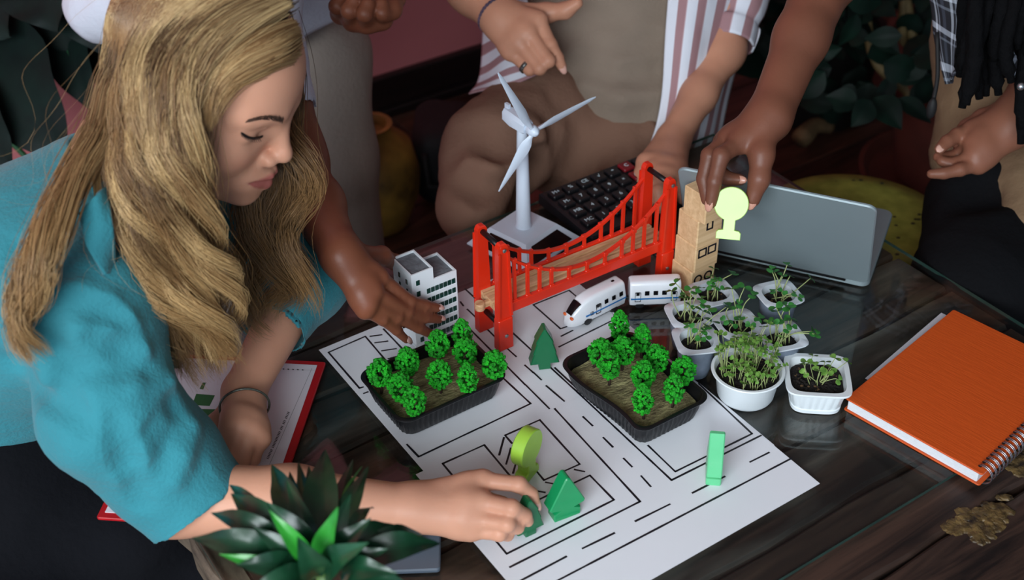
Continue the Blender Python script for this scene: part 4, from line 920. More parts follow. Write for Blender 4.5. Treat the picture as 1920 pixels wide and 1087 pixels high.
# square ribbed tub
hs = .036; g = G(1533, 702, hs); ang = -.12; t = thing('square_seedling_tub', 'square white ribbed tub with a few sprouts beside the notebook', 'seedling tub', (g[0], g[1], T), ang); mb = MB(); q = np.random.RandomState(12)
def R2(hx, p, z, fl=0):
    o_ = superell(hx, hx, p, 120); s_ = np.arange(120) / 120 * 2 * math.pi; k_ = 1 + fl * np.clip(2 * np.sin(s_ * 26), -1, 1); return [(x * k, y * k, z) for (x, y), k in zip(o_, k_)]
mb.rings([R2(.0275, 4, 0), R2(.0295, 4, .0012), R2(.0300, 4, .006), R2(.0290, 4, .0068), R2(.0295, 4, .008, .012), R2(.0322, 4.4, hs - .010, .014), R2(.0328, 4.6, hs - .006), R2(.0335, 5, hs - .003), R2(.0375, 6, hs - .003), R2(.0380, 6, hs - .0015), R2(.0375, 6, hs), R2(.0318, 5, hs), R2(.0305, 4.5, hs - .008), R2(.0295, 4.2, hs - .014)], cap1=False); autosmooth(mb.obj('tub', cup2_m, t), 40)
soil(t, .0300, hs - .010, q, 150, 4.0)
for i, (x, y) in enumerate(((-.002, 0), (.003, .004), (-.006, .004), (.0, -.004), (.006, 0), (-.003, .008), (.004, -.003), (-.008, -.002), (.008, .005))):
    b_ = np.array([x, y - .006, hs - .010]); tip = b_ + np.array([x * 1.3, y + .004, q.uniform(.018, .030)]); seedling(t, np.zeros(3), b_, tip, .0055, q, mats=[stem_m, leaf2_m], rs=.0005)
org = np.array([g[0], g[1], T])
for tx, ty in ((1588, 678), (1573, 712), (1508, 700), (1542, 697)):
    tip = np.array(Matrix.Rotation(-ang, 3, 'Z') @ Vector(D(tx, ty, depth(g) - .01) - org)); tip[2] = max(tip[2], hs - .006); seedling(t, np.zeros(3), np.array([.002, -.004, hs - .010]), tip, .005, q, mats=[stem_m, leaf2_m], rs=.0005)
# ================================================================ leaf helper for the larger plants
def leaf(par, base, tip, width, mat, up=(0, 0, 1), arch=.2, fold=.25, curl=0.0, name='leaf', n=14, wav=0.0, peak=.38, twist=0.0):
    base = np.asarray(base, float); tip = np.asarray(tip, float); L = np.linalg.norm(tip - base); d = (tip - base) / L; up = np.asarray(up, float); up = nrm(up - d * (up @ d)); mid = (base + tip) / 2 + up * arch * L
    cl = crom([base, mid, tip], n + 1); vs = []; cols = 7
    if curl: 
        for i in range(n + 1): t = i / n; cl[i] -= up * curl * L * max(0, t - .6) ** 2 * 3
    for i in range(n + 1):
        t = i / n; tg = nrm(cl[min(i + 1, n)] - cl[max(i - 1, 0)]); sd_ = nrm(np.cross(tg, up)); nn = np.cross(sd_, tg); tw = twist * t; sd_, nn = sd_ * math.cos(tw) + nn * math.sin(tw), nn * math.cos(tw) - sd_ * math.sin(tw)
        w = width * (math.sin(math.pi * min(1, t ** (math.log(.5) / math.log(peak))) * .97 + .04)) ** 1.1 if t < .999 else width * .015
        w = max(w, width * .05 * (1 - t) + .0004)
        for j in range(cols):
            c = (j / (cols - 1)) * 2 - 1; vs.append(cl[i] + sd_ * w * .5 * c + nn * (fold * w * .5 * (abs(c) - .4) + wav * width * math.sin(t * 17 + c * 2) * abs(c) ** 2))
    fs = [(i * cols + j, i * cols + j + 1, (i + 1) * cols + j + 1, (i + 1) * cols + j) for i in range(n) for j in range(cols - 1)]
    mb = MB(); mb.add(vs, fs); mb.add([v - up * .0005 for v in vs], [f[::-1] for f in fs]); return mb.obj(name, mat, par, True)
def leafmat(name, c, c2, rough=.3, sc_=(1, 1, 1), spec=.5): return M(name, c, rough, var=(22, .4), col2=c2, bump=(30, .2), scale3=sc_, spec=spec)
dr_d = leafmat('dracaena_dark_green', (28, 76, 48), (13, 42, 29), .28); dr_l = leafmat('dracaena_young_green', (58, 168, 52), (26, 108, 40), .3)
DC = D(605, 1075, 1.02); pl = thing('dracaena_pot_plant', 'dark green dracaena in a red pot in the foreground, on the table', 'potted plant', (DC[0], DC[1], T))
og = np.array([DC[0], DC[1], T])
mb = MB(); mb.lathe([(.034, 0), (.036, .002), (.046, .066), (.052, .068), (.053, .084), (.048, .085), (.046, .076), (.040, .075)], 40); autosmooth(mb.obj('pot', M('red_glazed_pot', (150, 34, 30), .3, var=(16, .15)), pl), 40)
mb = MB(); mb.lathe([(.0455, .073), (.030, .0765), (.001, .0775)], 28, cap=False); mb.obj('soil', soil_m, pl, True)
ctop = DC - og
mb = MB(); mb.tube([(0, 0, .07), (.002, .001, ctop[2] * .7), tuple(ctop)], [.008, .007, .006], 10); mb.obj('stem', M('plant_stem', (92, 128, 62), .5, var=(40, .3)), pl, True)
for (bx_, by_, tx, ty, dd, w, mt, ar, cu, tw) in (
    (600, 1040, 610, 850, 1.13, .036, 0, .10, 0, 0), (585, 1040, 512, 874, 1.12, .030, 0, .12, .1, .4), (625, 1040, 688, 880, 1.12, .022, 0, .10, 0, .3), (570, 1050, 437, 925, 1.06, .032, 0, .22, .3, 0), (560, 1060, 368, 1008, 1.02, .032, 0, .24, .2, 0),
    (590, 1050, 505, 945, 1.02, .030, 0, .15, 0, .2), (640, 1050, 742, 985, 1.06, .030, 0, .22, .3, 0), (650, 1060, 818, 1018, 1.05, .030, 0, .24, .2, 0), (600, 1070, 632, 955, .98, .024, 1, .10, 0, .2), (590, 1065, 508, 960, .99, .018, 1, .12, 0, 0),
    (630, 1050, 662, 905, 1.10, .022, 0, .08, 0, -.3), (575, 1040, 545, 890, 1.12, .020, 0, .10, 0, .3), (560, 1075, 452, 1058, .98, .030, 0, .2, .3, 0), (640, 1075, 735, 1072, .98, .026, 0, .2, .3, 0), (620, 1060, 690, 975, 1.0, .026, 0, .15, .1, .2), (600, 1080, 560, 1010, .96, .030, 0, .14, 0, .2),
    (610, 1080, 680, 1020, .96, .030, 0, .14, .2, 0), (615, 1050, 646, 890, 1.15, .020, 0, .08, 0, 0), (590, 1090, 470, 1105, .97, .030, 0, .2, .4, 0), (640, 1080, 770, 1100, 1.0, .024, 0, .25, .4, 0), (570, 1050, 400, 960, 1.05, .024, 0, .3, .3, 0), (640, 1040, 700, 945, 1.08, .016, 0, .25, .5, .6), (600, 1040, 580, 880, 1.16, .022, 0, .06, 0, .2),
    (605, 1060, 540, 905, 1.06, .020, 0, .12, .1, .3), (615, 1065, 655, 930, 1.03, .020, 0, .12, .1, -.3), (580, 1070, 480, 990, 1.0, .022, 0, .18, .2, .1), (640, 1070, 720, 1030, 1.0, .022, 0, .18, .2, 0), (620, 1040, 660, 868, 1.16, .018, 0, .08, 0, .2), (600, 1050, 560, 868, 1.14, .018, 0, .08, .1, .3), (650, 1050, 790, 1000, 1.08, .022, 0, .25, .3, 0), (620, 1040, 676, 872, 1.14, .010, 1, .12, .2, .8), (560, 1040, 430, 905, 1.10, .016, 0, .2, .3, .2), (560, 1090, 420, 1040, .99, .018, 1, .2, .2, .1)):
    leaf(pl, D(bx_, by_, 1.02 + (dd - 1.02) * .2) - og, D(tx + (tx - bx_) * .05, ty + (ty - by_) * .04, dd) - og, w * .86, (dr_d, dr_l)[mt], up=nrm(np.array([0, -.5, 1.0])), arch=ar, fold=.35, curl=cu * .5, twist=tw, wav=.03)
# ================================================================ background: big leaves at the left, plants and pots at the right
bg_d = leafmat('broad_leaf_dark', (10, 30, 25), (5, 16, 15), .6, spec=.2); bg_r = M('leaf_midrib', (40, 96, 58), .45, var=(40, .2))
P0 = D(-330, 520, 2.05); P0[2] = 0; bp_ = thing('broad_leaved_plant', 'tall dark broad-leaved plant behind the woman by the pink wall', 'plant', P0)
mb = MB(); mb.lathe([(.10, 0), (.115, .01), (.15, .26), (.155, .27), (.14, .27), (.13, .24)], 32); autosmooth(mb.obj('pot', M('dark_clay_pot', (64, 40, 34), .7, var=(10, .2)), bp_), 40)
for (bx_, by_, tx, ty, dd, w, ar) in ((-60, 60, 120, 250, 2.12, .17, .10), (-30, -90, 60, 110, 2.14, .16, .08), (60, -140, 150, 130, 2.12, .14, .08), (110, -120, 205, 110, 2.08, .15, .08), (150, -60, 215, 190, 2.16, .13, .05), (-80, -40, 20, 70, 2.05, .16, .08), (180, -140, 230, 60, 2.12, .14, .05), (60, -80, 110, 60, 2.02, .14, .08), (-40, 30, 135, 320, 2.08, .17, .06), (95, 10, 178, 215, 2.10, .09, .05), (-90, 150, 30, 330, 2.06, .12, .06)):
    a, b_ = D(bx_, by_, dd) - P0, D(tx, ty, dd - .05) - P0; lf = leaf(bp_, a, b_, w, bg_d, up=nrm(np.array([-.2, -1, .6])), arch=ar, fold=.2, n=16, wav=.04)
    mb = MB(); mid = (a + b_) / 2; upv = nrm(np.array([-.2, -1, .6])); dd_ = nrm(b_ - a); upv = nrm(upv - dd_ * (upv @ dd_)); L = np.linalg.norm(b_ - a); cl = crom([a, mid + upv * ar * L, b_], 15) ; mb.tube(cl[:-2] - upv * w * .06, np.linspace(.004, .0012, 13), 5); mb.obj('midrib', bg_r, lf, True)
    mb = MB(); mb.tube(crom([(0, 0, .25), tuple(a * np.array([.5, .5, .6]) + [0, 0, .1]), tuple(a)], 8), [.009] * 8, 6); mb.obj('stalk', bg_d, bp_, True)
mb = MB(); mb.tube(crom([D(-10, 240, 2.2) - P0, D(40, 285, 2.2) - P0, D(75, 330, 2.2) - P0], 8), .005, 6); mb.obj('aerial_root', bg_r, bp_, True)
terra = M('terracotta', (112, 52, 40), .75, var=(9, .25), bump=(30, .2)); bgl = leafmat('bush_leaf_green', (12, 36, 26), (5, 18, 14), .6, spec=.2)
PB = G(1795, 345, -T); PB[2] = 0
tpot = thing('terracotta_pot_plant', 'large terracotta pot with a dark leafy plant behind the laptop', 'potted plant', PB)
mb = MB(); mb.lathe([(.13, .03), (.14, .035), (.185, .30), (.20, .305), (.205, .345), (.19, .348), (.18, .33), (.17, .31)], 40); autosmooth(mb.obj('pot', terra, tpot), 40)
mb = MB(); mb.lathe([(.17, .0), (.20, .004), (.215, .032), (.205, .034), (.19, .014), (.0, .012)], 40, cap=False); autosmooth(mb.obj('saucer', terra, tpot), 40)
mb = MB(); mb.lathe([(.178, .318), (.10, .326), (.001, .33)], 28, cap=False); mb.obj('soil', soil_m, tpot, True)
q = np.random.RandomState(21)
trk2 = M('pale_branch', (122, 104, 62), .7, var=(20, .3))
for (a, b_, c_) in (((1740, 175), (1715, 90), (1690, -60)), ((1725, 185), (1640, 110), (1620, -40)), ((1710, 190), (1690, 120), (1700, -80))):
    mb = MB(); dpt = depth(PB + [0, 0, .33]); mb.tube(crom([D(*p, dpt) - PB for p in (a, b_, c_)], 10), np.linspace(.013, .009, 10), 8); mb.obj('branch', trk2, tpot, True)
dpt = depth(PB + [0, 0, .33])
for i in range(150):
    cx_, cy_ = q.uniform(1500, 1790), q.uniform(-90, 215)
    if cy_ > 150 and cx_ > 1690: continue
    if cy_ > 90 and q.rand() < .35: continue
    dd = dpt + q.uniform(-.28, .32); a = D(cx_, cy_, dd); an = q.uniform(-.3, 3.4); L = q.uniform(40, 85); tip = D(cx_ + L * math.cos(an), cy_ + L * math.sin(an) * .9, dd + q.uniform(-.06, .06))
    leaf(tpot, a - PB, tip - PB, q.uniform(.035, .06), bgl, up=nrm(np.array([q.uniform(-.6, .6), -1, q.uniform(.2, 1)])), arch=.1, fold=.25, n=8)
# small bushy plant further left by the arm
PB2 = G(1530, 215, -T); PB2[2] = 0; pt2 = thing('floor_fern', 'dark leafy plant on the floor behind the arm at the right', 'plant', PB2)
mb = MB(); mb.lathe([(.09, 0), (.10, .01), (.13, .22), (.135, .23), (.12, .23), (.11, .2)], 28); autosmooth(mb.obj('pot', M('black_planter', (20, 18, 18), .6, var=(10, .2)), pt2), 40)
dp2 = depth(PB2 + [0, 0, .3])
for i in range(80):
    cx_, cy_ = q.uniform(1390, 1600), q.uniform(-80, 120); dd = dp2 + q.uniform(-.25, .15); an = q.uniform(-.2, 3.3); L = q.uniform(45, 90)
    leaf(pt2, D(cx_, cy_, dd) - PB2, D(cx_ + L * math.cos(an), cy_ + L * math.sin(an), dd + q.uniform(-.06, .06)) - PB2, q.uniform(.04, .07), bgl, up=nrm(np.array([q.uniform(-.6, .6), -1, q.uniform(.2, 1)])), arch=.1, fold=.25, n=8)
for i in range(5):
    mb = MB(); mb.tube(crom([(0, 0, .2), tuple((D(1480 + 30 * i, 60, dp2) - PB2) * [.5, .5, .7]), tuple(D(1440 + 40 * i, -20, dp2) - PB2)], 8), [.006] * 8, 6); mb.obj('stalk', bgl, pt2, True)
# round green seat pad on a low stool
g = G(1608, 415, -.16); st = thing('round_stool', 'low round stool with a speckled olive green seat pad', 'stool', (g[0], g[1], 0)); hz2 = T - .16
pad = M('olive_speckled_cloth', (186, 194, 84), .85, var=(34, .35), bump=(60, .3), col2=(142, 150, 58)); mb = MB(); mb.lathe([(.12, hz2 - .05), (.158, hz2 - .045), (.168, hz2 - .028), (.160, hz2 - .008), (.12, hz2), (.001, hz2 + .002)], 48, cap=False); autosmooth(mb.obj('seat_pad', pad, st), 60)
mb = MB(); q2 = np.random.RandomState(5)
for i in range(26): a = q2.uniform(0, 6.28); r_ = .14 * math.sqrt(q2.rand()); mb.ball((r_ * math.cos(a), r_ * math.sin(a), hz2 + .0005 - (.0 if r_ < .11 else .003)), (.004, .003, .0016), None, 6, 4)
mb.obj('speckles', M('speckle_brown', (62, 60, 34), .9, var=(30, .2)), st)
for k_ in range(4): a = k_ * math.pi / 2 + .5; mb = MB(); mb.tube([(.13 * math.cos(a), .13 * math.sin(a), 0), (.10 * math.cos(a), .10 * math.sin(a), hz2 - .045)], .014, 10); mb.obj('leg', M('dark_stool_wood', (44, 28, 22), .5, var=(14, .3)), st, True)
# branch lying on the floor, mustard pot, black bag
g = G(1500, 262, -T + .02); h2 = G(1560, 240, -T + .02); mb = MB(); mb.tube(crom([g, (g + h2) / 2 + [0, .02, .01], h2], 8), [.022, .024, .022, .02, .02, .018, .016, .014], 10); o = mb.obj('log', M('pale_log_bark', (128, 100, 64), .8, var=(20, .5), bump=(40, .6)), None, True); tag(o, 'short pale log lying on the floor behind the arm', 'log')
g = G(700, 470, -T); g2 = np.array([g[0], g[1] + .10, 0]); t = thing('mustard_vase', 'mustard yellow round vase on the floor behind the toy building', 'vase', g2); mus = M('mustard_glaze', (190, 150, 66), .45, var=(12, .5), col2=(70, 54, 30)); mb = MB(); mb.lathe([(.05, 0), (.07, .01), (.095, .08), (.10, .13), (.085, .19), (.05, .22), (.045, .235), (.05, .24), (.040, .24), (.036, .22)], 36); autosmooth(mb.obj('body', mus, t), 60)
# ================================================================ people
def person(label): return thing('person', label, 'person', (0, 0, 0))
def mid(*p): return np.mean(p, 0)
# ---------------------------------------------------------------- woman in the teal shirt
WM = person('woman with long wavy blonde hair in a teal shirt leaning over the table')
H0 = np.array([-.303, 1.1156, .4275 + T]); fwd = nrm([.8765, -.2393, -.4177]); upv_ = np.array([.4104, -.0823, .9082]); upv_ = nrm(upv_ - fwd * (upv_ @ fwd)); rgt = np.cross(fwd, upv_)
RH = np.column_stack([rgt, fwd, upv_]); HL = lambda x, y, z: H0 + RH @ np.array([x, y, z])
S = Sdf(.0021)
S.ell(HL(0, -.002, .035), (.074, .086, .086), RH, .02); S.ell(HL(0, .034, .034), (.060, .060, .060), RH, .03); S.ell(HL(0, .030, -.035), (.057, .055, .072), RH, .03); S.ell(HL(0, .040, -.076), (.044, .046, .038), RH, .025)
S.ell(HL(0, .079, -.096), (.019, .015, .016), RH, .022)
for s in (-1, 1):
    S.ell(HL(s * .040, .056, -.028), (.023, .022, .026), RH, .022); S.cap(HL(s * .016, .083, .018), HL(s * .050, .066, .022), .010, .009, .016)
    S.ell(HL(s * .041, .0955, .000), (.019, .015, .0115), RH, .014, sub=True); S.ell(HL(s * .0420, .0655, .001), (.0150, .0145, .0120), RH, .004)
    S.cap(HL(s * .029, .0805, .0075), HL(s * .054, .0685, .0090), .0040, .0036, .004)
S.cap(HL(0, .087, .006), HL(0, .1005, -.028), .0075, .0080, .014); S.ell(HL(0, .1030, -.0345), (.0095, .0092, .0085), RH, .008)
for s in (-1, 1): S.ell(HL(s * .0130, .0935, -.0395), (.0076, .0090, .0070), RH, .006); S.ell(HL(s * .0062, .0990, -.0470), (.0032, .0050, .0032), RH, .002, sub=True); S.cap(HL(s * .0245, .0905, -.0430), HL(s * .0330, .0855, -.0580), .0022, .0018, .008, sub=True)
S.ell(HL(0, .078, -.068), (.032, .018, .020), RH, .016)
for s in (-1, 1):
    S.cap(HL(s * .028, .0800, -.0625), HL(s * .005, .0985, -.0620), .0034, .0050, .006); S.cap(HL(s * .026, .0805, -.0660), HL(0, .0955, -.0760), .0036, .0060, .006)
for s in (-1, 1): S.cap(HL(s * .030, .0865, -.0640), HL(0, .1060, -.0692), .0010, .0024, .002, sub=True)
NK = HL(0, -.045, -.13); C7 = np.array([-.415, 1.135, .305 + T]); S.cap(HL(0, -.025, -.055), NK, .050, .050, .03); S.cap(NK, C7 + [.0, 0, -.02], .052, .07, .03)
SH1 = np.array([-.408, .965, .262 + T]); SH2 = np.array([-.385, 1.285, .245 + T]); EL1 = G(325, 935, .058); WR1 = G(772, 950, .045)
S.cap(C7 + [0, 0, -.03], SH1, .050, .028, .03); S.cap(SH1, EL1, .028, .034, .03); S.cap(EL1, mid(EL1, WR1), .038, .036, .02); S.cap(mid(EL1, WR1), WR1, .036, .0225, .02)
kn = [G(905, 900, .058), G(902, 940, .054), G(893, 973, .042), G(884, 994, .029)]
fg = [[G(973, 908, .060), G(996, 926, .045), G(1003, 943, .034)], [G(960, 952, .057), G(984, 966, .040), G(990, 977, .028)], [G(951, 982, .046), G(970, 988, .030), G(967, 989, .018)], [G(936, 1001, .032), G(952, 1003, .019), G(944, 1003, .011)]]
hand(S, WR1, .0225, kn, fg, [G(800, 930, .038), G(880, 925, .030), G(940, 950, .022), G(972, 965, .020)], .0079)
EL2 = np.array([-.255, 1.245, .09 + T]); WR2 = G(457, 735, .050); S.cap(C7 + [0, .02, -.03], SH2, .050, .034, .03); S.cap(SH2, EL2, .034, .034, .03); S.cap(EL2, WR2, .034, .0235, .02)
kn2 = [G(432, 800, .058), G(452, 797, .060), G(472, 806, .053), G(489, 822, .042)]
fg2 = [[G(415, 846, .040), G(419, 838, .020), G(428, 826, .016)], [G(432, 858, .038), G(438, 850, .018), G(444, 836, .015)], [G(453, 864, .032), G(456, 855, .016), G(459, 842, .014)], [G(474, 860, .024), G(472, 852, .013), G(472, 842, .012)]]
hand(S, WR2, .0235, kn2, fg2, [G(440, 762, .040), G(405, 800, .030), G(396, 832, .022), G(410, 850, .018)], .0088)
SB = S
def lipmask(P):
    q = (P - H0) @ RH; x = np.abs(q[:, 0]); zc = np.interp(x, [0, .030], [-.0692, -.0640]); up = np.interp(x, [0, .006, .018, .0305], [.0100, .0108, .0056, .0004]); dn = np.interp(x, [0, .012, .024, .0305], [.0120, .0104, .0052, .0004])
    dz = q[:, 2] - zc; hgt = np.where(dz > 0, up, dn); return np.clip((hgt - np.abs(dz)) / .0018 + .5, 0, 1) * (q[:, 1] > .070) * (x < .031)
def blush(P):
    q = (P - H0) @ RH; d = np.linalg.norm((q - np.array([.042, .062, -.030])) / np.array([.022, .03, .02]), axis=1); return np.clip(1 - d, 0, 1) * .45
wskin = skin('fair_skin', (214, 156, 128), {'blush': (206, 118, 98), 'lips': (170, 96, 88)}, .45, .06)
solid('body', S, wskin, WM, 1, attr={'lips': lipmask, 'blush': blush})
dkb = M('brow_brown', (84, 58, 44), .7, var=(80, .2)); lsh = M('lash_black', (18, 13, 12), .6, var=(80, .2))
def loc(p): return RH.T @ (p - H0)
bpx = [(530, 224), (516, 221), (500, 219.5), (484, 221), (474, 223), (465, 225)]; lpx = [(492, 254), (485, 257.5), (475, 259), (465, 257), (458, 253), (452, 248)]; wpx = [(497, 249), (485, 246), (472, 245), (460, 246), (451, 249)]
bl = [loc(SB.hit(*p)) for p in bpx]; ll = [loc(SB.hit(*p)) for p in lpx]
for s in (1, -1):
    fl_ = np.array([s, 1, 1]); mb = MB(); P_ = crom([HL(*(q * fl_)) for q in bl], 22); q = np.random.RandomState(3)
    out = [nrm(p - H0) for p in P_]
    for i, p in enumerate(P_):
        w = .0040 * (1 - (i / 21) ** 2 * .75)
        for j in range(14):
            o_ = p + upv_ * w * q.uniform(-1, .5) + out[i] * .0003; d_ = nrm(RH @ np.array([s * (.45 + .5 * i / 21), -.25, .9 - 1.1 * i / 21])) ; mb.tube([o_ - d_ * .001, o_ + d_ * .0038 + out[i] * .0002], [.0004, .00015], 3)
    mb.obj('eyebrow', dkb, WM, True)
    mb = MB(); P_ = crom([HL(*(q * fl_)) for q in ll], 16); P_ = P_ + np.array([nrm(p - HL(s * .031, .06, -.008)) * .0006 for p in P_]); mb.tube(P_, [.0005] + [.0013] * 13 + [.0010, .0004], 6)
    for i in range(3, 16): p = P_[i]; mb.tube([p, p + nrm(RH @ np.array([s * (.1 + .05 * i), .7, -.5])) * .0045], [.0006, .0002], 3)
    mb.obj('eyelashes', lsh, WM, True)
nl = M('pale_nail', (226, 176, 160), .25, var=(40, .05))
nail(WM, fg[0][2], fg[0][1], upv_ * .6 + [0.6, -.5, .4], .0068, nl)
# shirt
teal = M('teal_cotton', (54, 136, 148), .85, spec=.2, var=(7, .14), bump=(260, .35), sheen=.15)
S = Sdf(.0038)
MB_ = D(75, 520, 1.33); HP = D(0, 700, 1.42)
S.cap(C7 + [-.01, 0, -.035], MB_, .080, .110, .05); S.cap(C7 + [0, 0, -.05], SH1 + [-.01, .03, -.01], .075, .070, .05); S.cap(C7 + [0, 0, -.05], SH2, .075, .066, .05); S.cap(MB_, HP, .115, .105, .06); S.cap(mid(SH1, SH2) + [-.02, 0, -.07], MB_ + [.02, 0, -.02], .075, .09, .05)
AM = D(205, 770, 1.235); S.cap(SH1 + [.0, 0, -.005], AM, .066, .066, .04); ELS = G(298, 862, .095); S.cap(AM, ELS, .066, .062, .03)
CU = G(366, 940, .052); S.cap(ELS, CU, .062, .056, .03); cd_ = nrm(CU - ELS)
CRT = np.column_stack([cd_, nrm(np.cross(Z, cd_)), np.cross(cd_, nrm(np.cross(Z, cd_)))])
for pts, r_, su, of in (([(91, 537), (144, 546), (204, 569), (240, 600), (266, 645)], .007, False, .002), ([(144, 562), (204, 590), (250, 636)], .010, True, -.006), ([(149, 614), (204, 629), (271, 669)], .006, False, .001), ([(190, 645), (230, 662), (268, 674)], .009, True, -.005), ([(96, 657), (132, 693), (180, 707), (240, 707), (280, 700)], .007, True, -.004),
                      ([(185, 722), (250, 722), (320, 715)], .007, False, .003), ([(335, 770), (310, 810), (280, 860)], .010, True, -.005), ([(300, 790), (265, 845), (240, 900)], .009, False, .003), ([(360, 800), (345, 850), (330, 900)], .008, False, .003), ([(215, 800), (240, 880), (262, 950)], .008, True, -.004), ([(20, 690), (110, 770)], .010, True, -.005), ([(100, 720), (150, 800)], .010, True, -.005), ([(60, 600), (90, 700)], .010, False, .003), ([(30, 460), (20, 600)], .008, True, -.004)):
    S.ridge(pts, r_, .016, su, of)
S.cap(CU - cd_ * .055, CU + cd_ * .02, .0610, .0600, .004)
S.box(CU + cd_ * .093, (.085, .12, .12), CRT, .002, .003, sub=True); S.cap(CU - cd_ * .035, CU + cd_ * .08, .0520, .0525, .004, sub=True)
CU2 = G(497, 628, .10); S.cap(SH2, EL2, .066, .058, .04); S.cap(EL2, mid(EL2, WR2) + [0, .02, .01], .056, .050, .02)
c2 = mid(EL2, WR2) + [0, .02, .01]; d2 = nrm(WR2 - EL2); CR2 = np.column_stack([d2, nrm(np.cross(Z, d2)), np.cross(d2, nrm(np.cross(Z, d2)))]); S.box(c2 + d2 * .095, (.07, .09, .09), CR2, .002, .003, sub=True); S.cap(c2 - d2 * .01, c2 + d2 * .05, .041, .042, .003, sub=True)
# opening at the neck
S.cap(NK + [.01, 0, .02], NK + rgt * 0 + fwd * .09 + [0, 0, -.05], .050, .055, .012, sub=True); S.cap(HL(0, -.03, -.08), NK, .056, .058, .008, sub=True)
for a, b_, r_ in (((300, 690), (215, 610), .007), ((280, 620), (190, 560), .008), ((262, 700), (180, 720), .007), ((310, 780), (200, 800), .008), ((335, 800), (270, 900), .007), ((180, 660), (150, 800), .008), ((255, 850), (240, 960), .007), ((150, 830), (30, 760), .010), ((140, 850), (100, 740), .009), ((120, 560), (40, 720), .008)):
    A_, B_ = D(*a, 1.17 + .00012 * (a[1] - 560)), D(*b_, 1.17 + .00012 * (b_[1] - 560)); 
solid('shirt', S, teal, WM, 2, fold=[(3, .0060, 26, 9, (1, 1, .75)), (8, .0016, 75, 7)])
# collar, sleeve seam
def DP(l): return [D(*p) for p in l]
patch('collar', [DP([(198, 350, 1.165), (212, 430, 1.155), (216, 520, 1.20)]), DP([(180, 365, 1.145), (190, 440, 1.150), (205, 512, 1.175)]), DP([(150, 400, 1.150), (165, 465, 1.150), (196, 515, 1.165)])], teal, WM, 14, 10, .004)
patch('lapel', [DP([(216, 505, 1.20), (235, 560, 1.225), (290, 690, 1.28)]), DP([(238, 512, 1.225), (275, 580, 1.25), (310, 690, 1.30)]), DP([(260, 515, 1.25), (310, 590, 1.29), (335, 690, 1.33)])], M('teal_cotton_inside', (50, 120, 132), .85, var=(7, .14), bump=(260, .35)), WM, 14, 12, .004)
# trousers
blkc = M('black_trouser_cloth', (16, 17, 22), .9, spec=.12, var=(6, .2), bump=(120, .3)); S = Sdf(.008)
HP2 = np.array([-.62, .98, -.10 + T]); S.ell(HP + [-.03, -.02, -.11], (.15, .15, .12), None, .05)
K1 = np.array([-.40, .70, -.13 + T]); S.cap(HP2 + [0, -.06, -.02], K1, .10, .080, .04); S.cap(K1, np.array([-.36, .66, .06]), .072, .055, .03); K2 = np.array([-.28, .98, -.16 + T]); S.cap(HP2 + [.02, .08, -.05], K2, .10, .070, .04); S.cap(K2, np.array([-.30, 1.02, .06]), .068, .055, .03)
S.cap(HP2 + [.05, -.02, 0], G(240, 1010, -.09), .09, .08, .05)
solid('trousers', S, blkc, WM, 2, fold=(5, .008, 22))
# bracelet on the far wrist
mb = MB(); wc = WR2 * .62 + mid(*kn2) * .38; wa = nrm(WR2 - mid(*kn2)); e_1 = nrm(np.cross(wa, Z)); e_2 = np.cross(wa, e_1); mb.tube([wc + e_1 * .0275 * math.cos(a) + e_2 * .0245 * math.sin(a) for a in np.linspace(0, 2 * math.pi, 48, endpoint=False)], .0014, 6, closed=True)
mb.obj('bracelet', M('silver_chain', (120, 126, 116), .35, .7, var=(300, .4)), WM, True)
# ---- hair
def hairmat():
    m = bpy.data.materials.new('blonde_hair'); m.use_nodes = True; nt = m.node_tree; b = nt.nodes['Principled BSDF']; L = nt.links.new; b.inputs['Roughness'].default_value = .42; b.inputs['Specular IOR Level'].default_value = .45
    a1 = nt.nodes.new('ShaderNodeAttribute'); a1.attribute_name = 'along'; a2 = nt.nodes.new('ShaderNodeAttribute'); a2.attribute_name = 'tone'
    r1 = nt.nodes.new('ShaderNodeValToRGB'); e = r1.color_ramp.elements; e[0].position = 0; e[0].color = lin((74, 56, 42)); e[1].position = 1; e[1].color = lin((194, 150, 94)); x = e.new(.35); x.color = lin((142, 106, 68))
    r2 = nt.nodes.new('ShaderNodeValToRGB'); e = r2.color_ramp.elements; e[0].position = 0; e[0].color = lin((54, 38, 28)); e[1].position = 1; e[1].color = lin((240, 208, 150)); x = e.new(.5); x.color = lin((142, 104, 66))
    n = nt.nodes.new('ShaderNodeTexNoise'); n.inputs['Scale'].default_value = 40; 
    L(a1.outputs['Fac'], r1.inputs[0]); L(a2.outputs['Fac'], r2.inputs[0]); mi = nt.nodes.new('ShaderNodeMix'); mi.data_type = 'RGBA'; mi.inputs[0].default_value = .55; L(r1.outputs[0], mi.inputs[6]); L(r2.outputs[0], mi.inputs[7])
    L(mi.outputs[2], b.inputs['Base Color']); return m
hm = hairmat()
CAP = Sdf(.004); CAP.ell(HL(0, -.004, .036), (.079, .091, .091), RH, .01); CAP.cap(HL(0, -.03, -.02), HL(0, -.04, -.09), .055, .045, .03); CAP.ell(HL(0, .112, -.022), (.075, .074, .098), RH, .012, sub=True); CAP.ell(HL(0, .11, -.10), (.07, .10, .08), RH, .012, sub=True)
solid('under_hair', CAP, M('brown_under_hair', (84, 60, 40), .7, var=(30, .3), bump=(80, .6)), WM, 1)
def push(P, Sx, m):
    q = P.reshape(-1, 3); e = 1e-4
    for _ in range(3):
        v = Sx.eval(q); k = v < m
        if not k.any(): break
        g = np.stack([Sx.eval(q[k] + np.eye(3)[i] * e) - v[k] for i in range(3)], 1); g /= np.linalg.norm(g, axis=1)[:, None] + 1e-12; q[k] += g * (m - v[k])[:, None]
    return q.reshape(P.shape)
